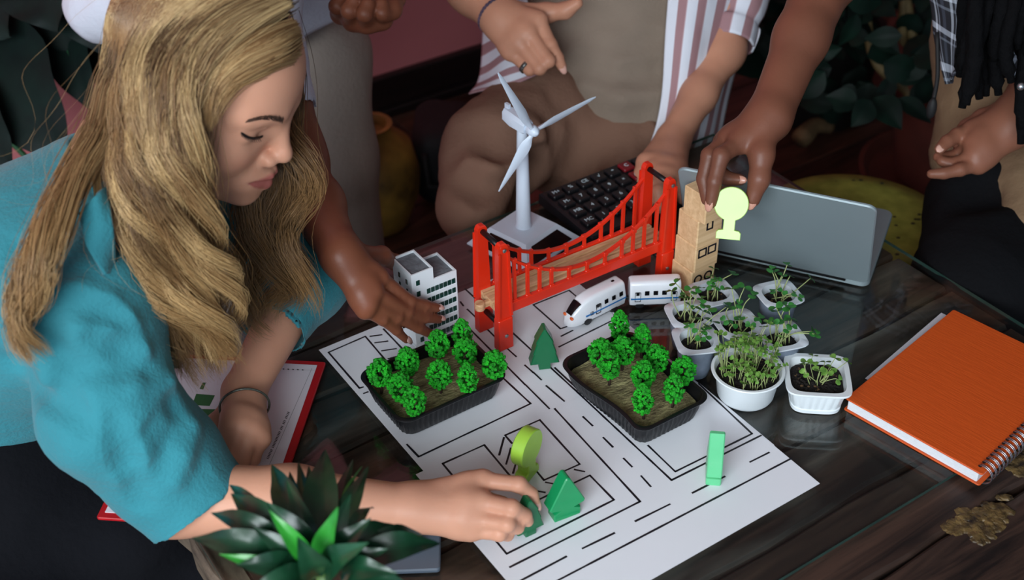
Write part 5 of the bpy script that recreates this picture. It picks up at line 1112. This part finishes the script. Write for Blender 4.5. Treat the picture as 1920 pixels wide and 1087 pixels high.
def locks(guides, n, seed, spread=.012, wave=.006, freq=3.0, npt=26, rad=.00032, clump=7, tone=0.0, tipcut=.25, pullk=.75, tvar=.20):
    r = np.random.RandomState(seed); GD = np.array([crom([D(*p) for p in g], npt) for g in guides]); g = len(GD)
    s = r.uniform(0, g - 1 - 1e-6, n) if g > 1 else np.zeros(n); cl = np.floor(s * clump).astype(int); sc_ = (cl + .5) / clump if g > 1 else s
    def at(sv): i = np.minimum(sv.astype(int), max(g - 2, 0)); f = (sv - i)[:, None, None]; return GD[i] * (1 - f) + GD[np.minimum(i + 1, g - 1)] * f
    A = at(s); C = at(np.minimum(sc_, g - 1)); t = np.linspace(0, 1, npt)[None, :, None]
    pull = pullk * np.clip((t - .12) / .5, 0, 1); P = A * (1 - pull) + C * pull
    off = r.randn(n, 1, 3) * spread * .5; P = P + off * (.35 + .65 * np.sin(math.pi * np.clip(t * .8 + .1, 0, 1)) ) * (1 - .25 * pull)
    tg = np.gradient(P, axis=1); tg /= np.linalg.norm(tg, axis=2)[..., None] + 1e-9
    vw = P - np.array([0, 0, CAMZ]); side = np.cross(tg, vw); side /= np.linalg.norm(side, axis=2)[..., None] + 1e-9; oth = np.cross(tg, side)
    nc = cl.max() + 1; ph = (r.uniform(0, 6.28) + np.cumsum(r.uniform(.2, 1.3, nc)))[cl][:, None, None]; fr_ = (freq * r.uniform(.9, 1.12, nc))[cl][:, None, None]; am = (wave * r.uniform(.6, 1.5, nc))[cl][:, None, None] * np.clip(t * 1.6 - .25, 0, 1)
    ph = ph + r.randn(n, 1, 1) * .25
    P = P + side * am * np.sin(6.28 * fr_ * t + ph) + oth * am * .8 * np.cos(6.28 * fr_ * t + ph)
    P[:, :14] = push(P[:, :14].copy(), CAP, .003 + .004 * r.rand())
    ln = 1 - tipcut * r.rand(n) ** 1.5
    # shorten
    tt = np.linspace(0, 1, npt)[None, :] * ln[:, None] * (npt - 1); i0 = np.minimum(tt.astype(int), npt - 2); f = (tt - i0)[..., None]; ii = np.arange(n)[:, None]; P = P[ii, i0] * (1 - f) + P[ii, i0 + 1] * f
    tg = np.gradient(P, axis=1); tg /= np.linalg.norm(tg, axis=2)[..., None] + 1e-9; a = np.cross(tg, np.array([.3, .5, .81])); a /= np.linalg.norm(a, axis=2)[..., None] + 1e-9; b_ = np.cross(tg, a)
    rr_ = rad * (1 - .75 * np.linspace(0, 1, npt) ** 4)[None, :, None] * r.uniform(.7, 1.3, n)[:, None, None]
    vs = np.stack([P + rr_ * (math.cos(k) * a + math.sin(k) * b_) for k in (0, 2.094, 4.189)], 2).reshape(-1, 3)
    base = (np.arange(n)[:, None] * npt + np.arange(npt - 1)[None, :]).ravel() * 3; fs = np.concatenate([np.stack([base + k, base + (k + 1) % 3, base + 3 + (k + 1) % 3, base + 3 + k], 1) for k in range(3)])
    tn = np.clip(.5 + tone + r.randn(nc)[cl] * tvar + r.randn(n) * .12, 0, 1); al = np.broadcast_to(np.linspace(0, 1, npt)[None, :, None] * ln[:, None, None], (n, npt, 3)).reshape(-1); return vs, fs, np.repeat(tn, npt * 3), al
HG = []
# camera side sheet, from the back of the head round to the face
near = [[(420, -20, 1.165), (330, 0, 1.152), (262, 75, 1.152), (238, 170, 1.156), (232, 270, 1.160), (240, 370, 1.172), (262, 470, 1.200), (280, 560, 1.235), (300, 640, 1.262)],
        [(450, -20, 1.162), (360, 8, 1.143), (285, 90, 1.138), (258, 190, 1.142), (250, 290, 1.150), (262, 390, 1.168), (282, 490, 1.203), (305, 590, 1.238), (345, 690, 1.278)],
        [(480, -14, 1.160), (395, 18, 1.138), (318, 98, 1.130), (288, 195, 1.133), (277, 295, 1.146), (292, 395, 1.167), (312, 495, 1.202), (340, 595, 1.240), (380, 705, 1.282)],
        [(505, -8, 1.160), (425, 28, 1.138), (348, 100, 1.128), (318, 195, 1.130), (307, 295, 1.146), (322, 395, 1.170), (345, 495, 1.206), (372, 595, 1.246), (402, 712, 1.290)],
        [(525, 0, 1.160), (452, 36, 1.140), (375, 100, 1.130), (345, 190, 1.130), (333, 290, 1.146), (350, 390, 1.171), (376, 490, 1.211), (400, 590, 1.250), (415, 690, 1.288)],
        [(538, 8, 1.162), (472, 45, 1.145), (396, 105, 1.135), (364, 190, 1.135), (358, 290, 1.150), (378, 390, 1.176), (405, 480, 1.213), (428, 560, 1.243), (420, 640, 1.278)]]
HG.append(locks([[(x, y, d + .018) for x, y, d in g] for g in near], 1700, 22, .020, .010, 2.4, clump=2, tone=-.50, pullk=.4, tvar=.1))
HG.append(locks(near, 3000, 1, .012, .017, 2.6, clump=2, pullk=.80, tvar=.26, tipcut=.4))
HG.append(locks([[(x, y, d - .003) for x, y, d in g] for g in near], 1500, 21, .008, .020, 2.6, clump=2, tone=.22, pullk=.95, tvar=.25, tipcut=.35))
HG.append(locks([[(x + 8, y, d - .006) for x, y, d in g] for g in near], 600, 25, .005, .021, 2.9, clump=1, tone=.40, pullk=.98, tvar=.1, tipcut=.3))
# crown and back of the head
HG.append(locks([[(455, -45, 1.18), (340, -40, 1.175), (255, 15, 1.178), (214, 110, 1.185), (196, 210, 1.185), (180, 300, 1.18), (150, 380, 1.15)], [(462, -35, 1.17), (350, -20, 1.158), (270, 35, 1.156), (232, 130, 1.160), (214, 225, 1.166), (205, 320, 1.172), (215, 420, 1.19)], [(470, -25, 1.165), (370, 0, 1.145), (295, 70, 1.141), (258, 160, 1.145), (246, 260, 1.152), (250, 360, 1.168), (262, 450, 1.19)]], 1300, 26, .008, .008, 2.0, clump=4, tone=-.08, pullk=.7, tipcut=.3))
# swept temple hair
HG.append(locks([[(552, 38, 1.168), (500, 60, 1.150), (440, 100, 1.138), (395, 160, 1.136), (380, 240, 1.145)], [(562, 66, 1.175), (525, 88, 1.152), (460, 118, 1.140), (405, 160, 1.138), (382, 235, 1.146)], [(560, 96, 1.180), (520, 106, 1.160), (462, 130, 1.146), (410, 165, 1.141), (385, 230, 1.148)], [(545, 116, 1.185), (500, 130, 1.166), (455, 155, 1.152), (415, 195, 1.147), (388, 250, 1.152)]], 1300, 2, .006, .002, 1.5, clump=8, tone=.05, tipcut=.1))
# back lock falling over the shoulder
HG.append(locks([[(300, 20, 1.185), (215, 120, 1.180), (185, 230, 1.175), (130, 320, 1.165), (85, 420, 1.130), (55, 500, 1.115), (35, 560, 1.120), (20, 610, 1.130), (60, 665, 1.140)], [(320, 40, 1.175), (225, 150, 1.170), (195, 250, 1.165), (155, 330, 1.150), (110, 420, 1.120), (75, 500, 1.105), (60, 570, 1.115), (50, 620, 1.125), (75, 675, 1.140)]], 1200, 3, .014, .007, 2.2, clump=6, tone=-.05))
# far side of the head
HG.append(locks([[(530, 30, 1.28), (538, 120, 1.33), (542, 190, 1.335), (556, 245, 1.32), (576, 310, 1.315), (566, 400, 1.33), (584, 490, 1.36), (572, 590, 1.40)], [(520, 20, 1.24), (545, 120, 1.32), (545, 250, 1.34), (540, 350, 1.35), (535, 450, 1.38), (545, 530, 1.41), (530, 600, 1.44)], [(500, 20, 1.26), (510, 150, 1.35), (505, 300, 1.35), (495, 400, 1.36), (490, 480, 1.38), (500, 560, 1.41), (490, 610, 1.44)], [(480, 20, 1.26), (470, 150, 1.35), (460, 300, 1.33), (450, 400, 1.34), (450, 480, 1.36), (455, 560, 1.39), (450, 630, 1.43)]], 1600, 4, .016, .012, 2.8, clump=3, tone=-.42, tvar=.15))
# loose flyaways
HG.append(locks([[(300, 30, 1.18), (200, 160, 1.19), (150, 260, 1.20), (90, 320, 1.19), (30, 360, 1.17)], [(290, 40, 1.18), (190, 200, 1.19), (160, 320, 1.18), (110, 420, 1.15), (30, 480, 1.13)], [(400, 0, 1.15), (300, 120, 1.12), (290, 350, 1.12), (330, 520, 1.17), (400, 660, 1.24)]], 24, 5, .06, .018, 2.0, clump=20, rad=.00010, tone=.1, pullk=.2))
vs = []; fs = []; tn = []; al = []; o_ = 0
for a, b_, c_, d_ in HG: vs.append(a); fs.append(b_ + o_); tn.append(c_); al.append(d_); o_ += len(a)
vs = np.concatenate(vs); fs = np.concatenate(fs)
me = bpy.data.meshes.new('hair'); me.vertices.add(len(vs)); me.vertices.foreach_set('co', vs.astype('f').ravel()); me.loops.add(len(fs) * 4); me.loops.foreach_set('vertex_index', fs.astype('i').ravel()); me.polygons.add(len(fs)); me.polygons.foreach_set('loop_start', np.arange(0, len(fs) * 4, 4, dtype='i')); me.update(calc_edges=True)
me.polygons.foreach_set('use_smooth', np.ones(len(fs), bool)); me.materials.append(hm)
for nm, ar in (('tone', np.concatenate(tn)), ('along', np.concatenate(al))): a = me.attributes.new(nm, 'FLOAT', 'POINT'); a.data.foreach_set('value', ar.astype('f'))
ho = link('hair', me, WM); ho['kind'] = 'stuff'
# ---------------------------------------------------------------- standing person reaching for the building
P2 = person('standing person in a white shirt and beige trousers holding the toy building')
sk2 = skin('deep_brown_skin', (132, 78, 56), None, .42, .10)
S = Sdf(.0028)
kn = [PV(712, 520, 1.072), PV(700, 546, 1.058), PV(690, 568, 1.052), PV(684, 582, 1.052)]
fg = [[PV(768, 564, 1.066), PV(797, 572, 1.068), PV(820, 577, 1.070)], [PV(763, 584, 1.060), PV(797, 594, 1.066), PV(823, 598, 1.070)], [PV(744, 593, 1.055), PV(784, 614, 1.062), PV(812, 628, 1.068)], [PV(717, 599, 1.050), PV(743, 619, 1.052), PV(762, 637, 1.056)]]
WR = PV(640, 478, 1.10); th = [PV(672, 478, 1.11), PV(715, 480, 1.125), PV(742, 492, 1.145), PV(762, 505, 1.15)]
hand(S, WR, .0205, kn, fg, th, .0076, palmr=.0100)
EL = D(545, 300, 1.60); SHp = D(455, -60, 1.62); S.cap(WR, mid(WR, EL), .0225, .034, .02); S.cap(mid(WR, EL), EL, .034, .040, .02); S.cap(EL, SHp, .043, .052, .03)
# the other hand, closed at the waist
WR_b = D(700, -60, 1.80); knb = [D(640, 25, 1.74), D(662, 38, 1.72), D(688, 42, 1.71), D(716, 36, 1.72)]; fgb = [[D(632, 12, 1.70), D(642, -5, 1.70), D(655, -12, 1.72)], [D(655, 20, 1.68), D(664, 2, 1.68), D(672, -6, 1.70)], [D(684, 26, 1.67), D(690, 8, 1.67), D(694, -2, 1.69)], [D(716, 24, 1.68), D(716, 8, 1.68), D(716, 0, 1.70)]]
hand(S, WR_b, .028, knb, fgb, [D(720, -40, 1.76), D(738, -5, 1.72), D(735, 18, 1.70), D(722, 26, 1.69)], .0105, palmr=.016)
S.cap(WR_b, D(760, -170, 1.85), .028, .038, .02); S.cap(D(760, -170, 1.85), D(620, -330, 1.75), .040, .05, .02); S.cap(D(620, -330, 1.75), D(455, -200, 1.70), .05, .08, .03); S.cap(D(455, -200, 1.70), SHp, .08, .06, .03)
solid('body', S, sk2, P2, 1)
nlp = M('pink_gel_nail', (232, 190, 178), .15, var=(40, .04), coat=.4); tocam = lambda p: nrm(np.array([0, 0, CAMZ]) - p)
for f_ in fg: nail(P2, f_[2], f_[1], tocam(f_[2]) + [0, 0, .8], .0062, nlp, ln=1.5)
nt_ = fg[2][2]; ad_ = nrm(fg[2][2] - fg[2][1]); up_ = tocam(nt_); c_ = nt_ + ad_ * .002 + up_ * .0058; s_ = np.cross(ad_, up_); mb = MB(); mb.tube([c_ + (ad_ * math.cos(a) + s_ * math.sin(a)) * .0022 for a in np.linspace(0, 6.28, 12, endpoint=False)], .0004, 5, closed=True); mb.obj('nail_motif', lsh, P2)
wh = M('white_shirt_cotton', (212, 216, 228), .8, var=(8, .06), bump=(160, .3)); S = Sdf(.007)
PC = D(430, 30, 1.98); S.ell(PC + [0, 0, .10], (.17, .12, .22), None, .04); S.cap(D(190, 10, 1.92), D(480, -10, 1.85), .06, .09, .05); S.cap(D(600, -8, 1.86), D(420, -60, 1.9), .045, .08, .04)
S.cap(SHp, D(540, 262, 1.60), .062, .050, .03); S.cap(D(540, 268, 1.60), D(550, 330, 1.60), .060, .07, .004, sub=True)
S.cap(PC + [0, 0, .2], SHp, .12, .075, .05)
solid('shirt', S, wh, P2, 2, fold=(12, .008, 30))
bei = M('beige_trouser_cloth', (164, 150, 138), .85, var=(5, .10), bump=(150, .3)); S = Sdf(.008)
HC = D(480, 95, 2.02); ft = lambda p: np.array([p[0], p[1], .05]); KR = D(618, 300, 2.06); KL = D(420, 330, 2.10)
S.ell(HC, (.165, .12, .12), None, .05); S.cap(D(590, 110, 2.0), KR, .088, .078, .06); S.cap(KR, ft(KR + [.01, .02, 0]), .078, .07, .03); S.cap(D(440, 130, 2.05), KL, .088, .075, .06); S.cap(KL, ft(KL + [-.01, .02, 0]), .075, .07, .03)
solid('trousers', S, bei, P2, 2, fold=(14, .007, 16, 8, (1, 1, .4)))
# ---------------------------------------------------------------- man in the striped shirt
P3 = person('man in a taupe t-shirt and open striped shirt pointing at the turbine')
sk3 = skin('tan_skin', (204, 146, 118), None, .45, .10); S = Sdf(.003)
d_ = 1.88; kn = [D(1010, 38, d_ - .005), D(991, 62, d_ - .012), D(974, 81, d_ - .010), D(957, 98, d_)]
fg = [[D(1032, 84, d_ - .01), D(1046, 108, d_ - .005), D(1054, 126, d_)], [D(1028, 114, d_ - .02), D(1018, 118, d_ + .012), D(1004, 104, d_ + .026)], [D(1012, 128, d_ - .018), D(1004, 128, d_ + .014), D(990, 114, d_ + .026)], [D(993, 131, d_ - .008), D(988, 128, d_ + .016), D(976, 116, d_ + .026)]]
WR = D(940, 36, d_ + .015); hand(S, WR, .027, kn, fg, [D(965, 25, d_ + .02), D(1025, 24, d_ + .025), D(1060, 20, d_ + .015), D(1082, 6, d_ + .005)], .0098, palmr=.0135)
E3 = D(838, -75, 1.98); S.cap(WR, mid(WR, E3), .028, .038, .02); S.cap(mid(WR, E3), E3, .038, .045, .02); S3 = D(960, -330, 2.10); S.cap(E3, S3, .046, .055, .03)
WL = D(1262, 262, 1.93); EL3 = D(1356, 95, 2.02); SL3 = D(1390, -180, 2.08); S.cap(WL, mid(WL, EL3), .0245, .027, .02); S.cap(mid(WL, EL3), EL3, .027, .030, .02); S.cap(EL3, SL3, .032, .045, .03); S.cap(SL3, S3, .06, .06, .03)
kl = [G(1224, 318, .030), G(1240, 326, .032), G(1256, 330, .030), G(1271, 328, .026)]; fl3 = [[G(1218, 348, .030), G(1218, 366, .022), G(1219, 380, .014)], [G(1236, 360, .032), G(1238, 378, .022), G(1239, 392, .014)], [G(1254, 362, .030), G(1257, 380, .022), G(1259, 393, .014)], [G(1272, 352, .024), G(1275, 366, .018), G(1277, 376, .012)]]
hand(S, WL, .028, kl, fl3, [D(1240, 275, 1.92), G(1212, 305, .028), G(1205, 325, .020), G(1204, 340, .014)], .0095, palmr=.013)
solid('body', S, sk3, P3, 1)
nail(P3, fg[0][2], fg[0][1], tocam(fg[0][2]), .0080, nl); 
rc = mid(kn[3], fg[3][0]) * .4 + fg[3][0] * .6; ra = nrm(fg[3][0] - kn[3]); e_1 = nrm(np.cross(ra, Z)); e_2 = np.cross(ra, e_1); mb = MB(); mb.rings([[tuple(rc + ra * o + (e_1 * math.cos(a) + e_2 * math.sin(a)) * rr_) for a in np.linspace(0, 6.28, 24, endpoint=False)] for o, rr_ in ((-.003, .0102), (-.003, .0115), (.003, .0115), (.003, .0102))], cap0=False, cap1=False); mb.obj('finger_ring', M('patterned_silver', (150, 150, 146), .3, .8, var=(160, .8), col2=(20, 20, 20)), P3, True)
bc = WR + nrm(E3 - WR) * .012; ba = nrm(E3 - WR); e_1 = nrm(np.cross(ba, Z)); e_2 = np.cross(ba, e_1); brm = M('braided_cord', (112, 88, 108), .7, var=(60, .5), col2=(40, 34, 60))
for k_ in range(2):
    mb = MB(); mb.tube([bc + (e_1 * math.cos(a) + e_2 * math.sin(a)) * (.0315 + .0012 * math.cos(16 * a + k_ * math.pi)) + ba * .0012 * math.sin(16 * a + k_ * math.pi) for a in np.linspace(0, 2 * math.pi, 160, endpoint=False)], .0017, 5, closed=True); mb.obj('bracelet_cord', brm, P3, True)
mb = MB(); rc = mid(kl[2], fl3[2][0]); mb.ball(rc + np.array([0, -.008, .006]), (.004, .004, .004), None, 8, 6); mb.obj('finger_ring', M('ring_silver', (200, 200, 200), .2, .9, var=(50, .1)), P3, True)
tau = M('taupe_jersey', (150, 134, 119), .9, spec=.15, var=(6, .12), bump=(200, .25)); S = Sdf(.007)
TC = D(1160, 150, 2.16); S.cap(D(1165, 165, 2.15), D(1150, -60, 2.12), .155, .165, .05); S.cap(D(1150, -60, 2.12), D(1180, -330, 2.08), .165, .16, .05)
S.ell(D(1165, 195, 2.13), (.165, .13, .075), None, .03)
for pts, r_, su, of in (([(1070, 35), (1150, 72), (1240, 55)], .010, False, .002), ([(1075, 62), (1150, 95), (1240, 78)], .018, True, -.0135), ([(1080, 100), (1160, 135), (1240, 112)], .010, False, .002), ([(1085, 125), (1160, 155), (1240, 138)], .018, True, -.0135), ([(1095, 165), (1165, 190), (1240, 172)], .009, False, .002), ([(1060, -10), (1140, 30), (1240, 15)], .018, True, -.0135)):
    S.ridge(pts, r_, .035, su, of)
solid('t_shirt', S, tau, P3, 2, fold=[(31, .014, 20, 7, (.4, .4, 1.8)), (32, .004, 45, 7)])
brn = M('brown_trouser_cloth', (138, 105, 88), .9, spec=.15, var=(5, .12), bump=(160, .3)); S = Sdf(.007)
HC = D(1150, 265, 2.16); S.ell(HC, (.19, .14, .11), None, .05)
KN = D(888, 388, 1.90); K0 = D(928, 290, 1.97); S.cap(D(1010, 215, 2.08), K0, .100, .080, .06); S.cap(K0, KN, .080, .056, .05); S.cap(KN, np.array([KN[0] + .03, KN[1] + .22, .06]), .052, .050, .03)
KR = D(1180, 420, 2.02); S.cap(D(1180, 270, 2.12), KR, .105, .09, .05); S.cap(KR, np.array([KR[0], KR[1] + .12, .06]), .08, .055, .03)
S.cap(D(1020, 330, 1.94), D(1030, 430, 1.92), .045, .06, .03, sub=True)
for pts, r_, su, of in (([(1030, 185), (1068, 240), (1085, 310)], .020, True, -.014), ([(1005, 190), (1045, 240), (1062, 290)], .010, False, .001), ([(1225, 245), (1150, 285), (1105, 345)], .010, False, .001), ([(1232, 262), (1165, 305), (1125, 360)], .018, True, -.0135), ([(1200, 238), (1130, 262), (1092, 300)], .018, True, -.0135), ([(868, 330), (910, 347), (965, 330)], .016, True, -.0125), ([(880, 300), (920, 315), (980, 300)], .008, False, .001), ([(900, 240), (950, 262), (1010, 250)], .016, True, -.0125)):
    S.ridge(pts, r_, .032, su, of)
solid('trousers', S, brn, P3, 2, fold=[(35, .012, 20, 8), (36, .003, 50, 6)])
stripe = [(0.0, (218, 222, 232)), (.52, (160, 122, 126)), (.96, (190, 160, 166))]
st_m = mat_stripes('striped_cotton', stripe, 'U', .036); st_v = mat_stripes('striped_cotton_across', stripe, 'V', .036)
patch('shirt_front', [DP([(1258, -60, 1.96), (1330, -60, 1.97), (1400, -60, 2.02), (1440, -60, 2.10)]), DP([(1248, 60, 1.96), (1310, 60, 1.965), (1365, 60, 2.02), (1400, 60, 2.10)]), DP([(1240, 180, 1.97), (1290, 180, 1.975), (1335, 180, 2.02), (1365, 180, 2.10)]), DP([(1222, 260, 1.98), (1275, 265, 1.985), (1318, 265, 2.02), (1345, 270, 2.08)]), DP([(1186, 335, 1.97), (1240, 335, 1.985), (1290, 335, 2.02), (1320, 335, 2.08)])], st_m, P3, 34, 40, .003, .004, 3)
patch('shirt_tail', [DP([(985, -20, 2.02), (940, -10, 2.05), (915, 0, 2.10)]), DP([(1000, 60, 2.00), (950, 70, 2.03), (905, 90, 2.08)]), DP([(1010, 110, 1.985), (955, 120, 2.0), (893, 145, 2.05)]), DP([(1020, 138, 1.975), (955, 155, 1.985), (880, 178, 2.02)])], st_v, P3, 26, 30, .003, .006, 5)
c_a, c_b = D(1368, 82, 2.02), D(1398, -40, 2.05); ax_ = nrm(c_b - c_a); e_1 = nrm(np.cross(ax_, Z)); e_2 = np.cross(ax_, e_1); rows = []
for t_, r_ in ((0, .038), (.030, .041), (.042, .038), (.08, .044), (.22, .052)): rows.append([c_a + ax_ * t_ + (e_1 * math.cos(a) + e_2 * math.sin(a)) * r_ for a in np.linspace(0, 2 * math.pi, 13)])
patch('sleeve', rows, st_m, P3, 40, 24, .003, .004, 8)
# chair the man sits on
cw = M('red_brown_chair_wood', (140, 76, 56), .5, var=(10, .3)); g = D(1052, 370, 2.25); ch = thing('wooden_stool', 'red-brown wooden stool under the man in the striped shirt', 'stool', (HC[0], HC[1] + .05, 0)); sx_, sy_ = HC[0], HC[1] + .05
hs_ = HC[2] - .105
MB().box((0, 0, hs_ - .02), (.19, .17, .018), bev=.006).obj('seat', cw, ch)
for a in (-1, 1):
    for b_ in (-1, 1): mb = MB(); mb.tube([(a * .17, b_ * .15, 0), (a * .155, b_ * .135, hs_ - .038)], .017, 10); mb.obj('leg', cw, ch, True)
gb = G(790, 455, -T); bag = thing('black_bag', 'soft black bag standing on the floor left of the man\'s knee', 'bag', (gb[0] + .05, gb[1] + .20, 0)); S = Sdf(.012)
S.box((0, 0, .10), (.075, .10, .095), None, .05, .02); bo = solid('bag_body', S, M('black_nylon', (18, 19, 24), .7, var=(8, .2), bump=(90, .3)), bag, 2, fold=(41, .012, 20)); mb = MB(); mb.tube([(-.04, -.10, .15), (-.035, -.112, .08), (.03, -.112, .08), (.04, -.10, .15)], .008, 8); mb.obj('handle', M('black_strap', (20, 20, 22), .7, var=(60, .2)), bag, True)
# ---------------------------------------------------------------- arm holding the pale lime tree
P4 = person('person reaching in from the upper right, pinching the pale lime tree'); sk4 = skin('brown_skin', (122, 76, 58), None, .42, .12); S = Sdf(.0026)
d_ = 1.50; kn = [D(1385, 268, d_ + .005), D(1366, 262, d_ + .025), D(1358, 268, d_ + .045), D(1356, 280, d_ + .062)]
fg = [[D(1352, 292, d_ - .012), D(1340, 340, d_ - .010), D(1333, 380, d_ - .001)], [D(1331, 292, d_ + .012), D(1320, 335, d_ + .016), D(1326, 374, d_ + .014)], [D(1340, 318, d_ + .035), D(1365, 335, d_ + .030), D(1388, 337, d_ + .022)], [D(1345, 316, d_ + .055), D(1365, 334, d_ + .050), D(1382, 338, d_ + .045)]]
WR = D(1441, 222, d_ + .02); hand(S, WR, .027, kn, fg, [D(1432, 252, d_ + .005), D(1428, 290, d_ - .006), D(1424, 335, d_ - .008), D(1411, 374, d_ + .0)], .0098, palmr=.0135)
E4 = D(1560, -70, d_ + .12); S.cap(WR, mid(WR, E4), .0265, .032, .02); S.cap(mid(WR, E4), E4, .032, .040, .02); S4 = D(1640, -420, d_ + .26); S.cap(E4, S4, .048, .06, .03)
solid('body', S, sk4, P4, 1); nd = M('brown_nail', (206, 150, 130), .25, var=(40, .05))
nail(P4, fg[0][2], fg[0][1], tocam(fg[0][2]) + RW @ [-.5, 0, 0], .0080, nd); nail(P4, D(1411, 374, d_), D(1424, 335, d_ - .008), tocam(fg[0][2]), .0092, nd); nail(P4, fg[2][2], fg[2][1], tocam(fg[0][2]), .0075, nd)
S = Sdf(.007); S.cap(D(1592, -95, d_ + .135), S4, .066, .085, .03); S.cap(S4, D(1760, -430, d_ + .5), .10, .13, .05); S.cap(E4 + (E4 - S4) * .25, E4 + nrm(E4 - S4) * .02, .07, .07, .004, sub=True)
solid('sleeve', S, M('light_blue_cotton', (120, 140, 172), .8, var=(8, .1), bump=(150, .3)), P4, 2, fold=(51, .006, 35))
# ---------------------------------------------------------------- person with dreadlocks
P5 = person('person with long black dreadlocks, khaki top and black trousers at the right'); sk5 = skin('warm_brown_skin', (136, 88, 68), None, .45, .12); S = Sdf(.003); d_ = 1.72
kn = [D(1812, 300, d_ - .02), D(1808, 285, d_), D(1806, 272, d_ + .018), D(1806, 262, d_ + .034)]
kn = [D(1822, 246, d_ + .01), D(1826, 268, d_ - .005), D(1828, 290, d_ - .012), D(1834, 308, d_ - .010)]
fg = [[D(1795, 254, d_ + .005), D(1775, 266, d_ - .005), D(1762, 279, d_ - .012)], [D(1800, 292, d_ + .02), D(1778, 296, d_ + .018), D(1760, 294, d_ + .008)], [D(1800, 306, d_ - .005), D(1782, 308, d_ + .0), D(1766, 302, d_ + .0)], [D(1800, 318, d_ - .02), D(1770, 325, d_ - .02), D(1746, 326, d_ - .018)]]
WR = D(1898, 232, d_ + .0); hand(S, WR, .031, kn, fg, [D(1880, 222, d_ + .02), D(1845, 224, d_ + .03), D(1815, 240, d_ + .03), D(1792, 262, d_ + .025)], .0100, palmr=.0145)
E5 = D(1985, 120, d_ + .02); S.cap(WR, E5, .031, .045, .02); S5 = D(1960, -250, d_ + .1); S.cap(E5, S5, .05, .06, .03); S.cap(S5, D(1860, -250, d_ + .14), .06, .07, .04)
solid('body', S, sk5, P5, 1); nail(P5, fg[0][2], fg[0][1], tocam(fg[0][2]), .0078, M('light_nail', (216, 170, 152), .25, var=(40, .05)))
kha = M('khaki_jersey', (132, 106, 78), .88, var=(5, .12), bump=(180, .25)); S = Sdf(.007); S.cap(D(1872, 270, 1.90), D(1880, 60, 1.88), .098, .098, .05); S.cap(D(1880, 60, 1.88), D(1920, -250, 1.86), .098, .12, .05); S.ell(D(1862, 300, 1.885), (.098, .10, .05), None, .03); S.cap(D(1945, 340, 1.80), D(1930, 430, 1.76), .055, .05, .03)
solid('top', S, kha, P5, 2, fold=[(61, .012, 18, 7, (.6, .6, 1.4)), (62, .004, 50, 6)])
S = Sdf(.008); S.cap(D(1880, 390, 1.90), D(1930, 600, 1.88), .105, .14, .06); S.cap(D(1850, 395, 1.86), D(1830, 560, 1.74), .085, .095, .05); S.cap(D(1960, 420, 1.86), D(1990, 620, 1.74), .10, .095, .05); KA = D(1830, 560, 1.74); S.cap(KA, np.array([KA[0] + .05, KA[1] + .05, .06]), .09, .06, .03)
S.ell(D(1820, 335, 1.76), (.075, .05, .045), None, .02, sub=True)
solid('trousers', S, M('black_denim', (15, 16, 19), .9, spec=.12, var=(6, .2), bump=(140, .3)), P5, 2, fold=(65, .006, 24))
plaid = mat_stripes('plaid_cotton', [(0, (24, 26, 34)), (.30, (196, 204, 216)), (.42, (24, 26, 34)), (.52, (150, 158, 172)), (.60, (24, 26, 34)), (.8, (70, 76, 90))], 'U', .034, second=(.05, [(0, (24, 26, 34)), (.4, (190, 198, 210)), (.6, (24, 26, 34)), (.75, (120, 128, 140)), (.82, (24, 26, 34))]))
patch('plaid_shirt', [DP([(1728, -60, 1.74), (1790, -50, 1.70), (1880, -40, 1.68), (1960, -30, 1.70)]), DP([(1745, 10, 1.74), (1800, 40, 1.70), (1870, 60, 1.68), (1950, 60, 1.70)]), DP([(1755, 70, 1.74), (1790, 95, 1.71), (1840, 110, 1.69), (1940, 120, 1.70)]), DP([(1774, 158, 1.74), (1784, 156, 1.73), (1800, 140, 1.70), (1930, 150, 1.71)])], plaid, P5, 30, 26, .003, .004, 9)
drm = M('black_dreadlock', (10, 10, 12), .9, spec=.1, var=(50, .4), bump=(120, 1.0)); q = np.random.RandomState(71)
for i in range(30):
    x = 1805 + 130 * (i / 29) + q.uniform(-8, 8); yb = 150 + 45 * math.sin(i * 1.9) + q.uniform(-20, 15) - (30 if x > 1880 else 0); dd = 1.58 + q.uniform(-.03, .05); mb = MB()
    if i in (24, 27): yb += 90
    pts = crom([D(x + 25, -90, dd), D(x + 14 + q.uniform(-8, 8), 0, dd), D(x + q.uniform(-8, 8), yb * .6, dd + .02), D(x - 6 + q.uniform(-10, 10), yb, dd + .04)], 18); r0 = q.uniform(.007, .0105); mb.tube(pts, [r0 * (1 + .10 * math.sin(j * 2.1 + i)) * (1 if j < 16 else .6) for j in range(18)], 9); mb.obj('dreadlock', drm, P5, True)
mb = MB(); mb.ball(D(1914, 162, 1.56), .005, None, 10, 8); mb.obj('silver_bead', M('bead_silver', (200, 206, 210), .25, .9, var=(60, .1)), P5, True)
mb = MB(); mb.tube(crom([D(1757, 60, 1.72), D(1758, 140, 1.73), D(1750, 190, 1.73)], 10), .003, 6); mb.ball(D(1747, 203, 1.73), (.007, .007, .016), None, 10, 8); mb.obj('drawstring', M('black_cord', (16, 16, 18), .7, var=(40, .2)), P5, True)
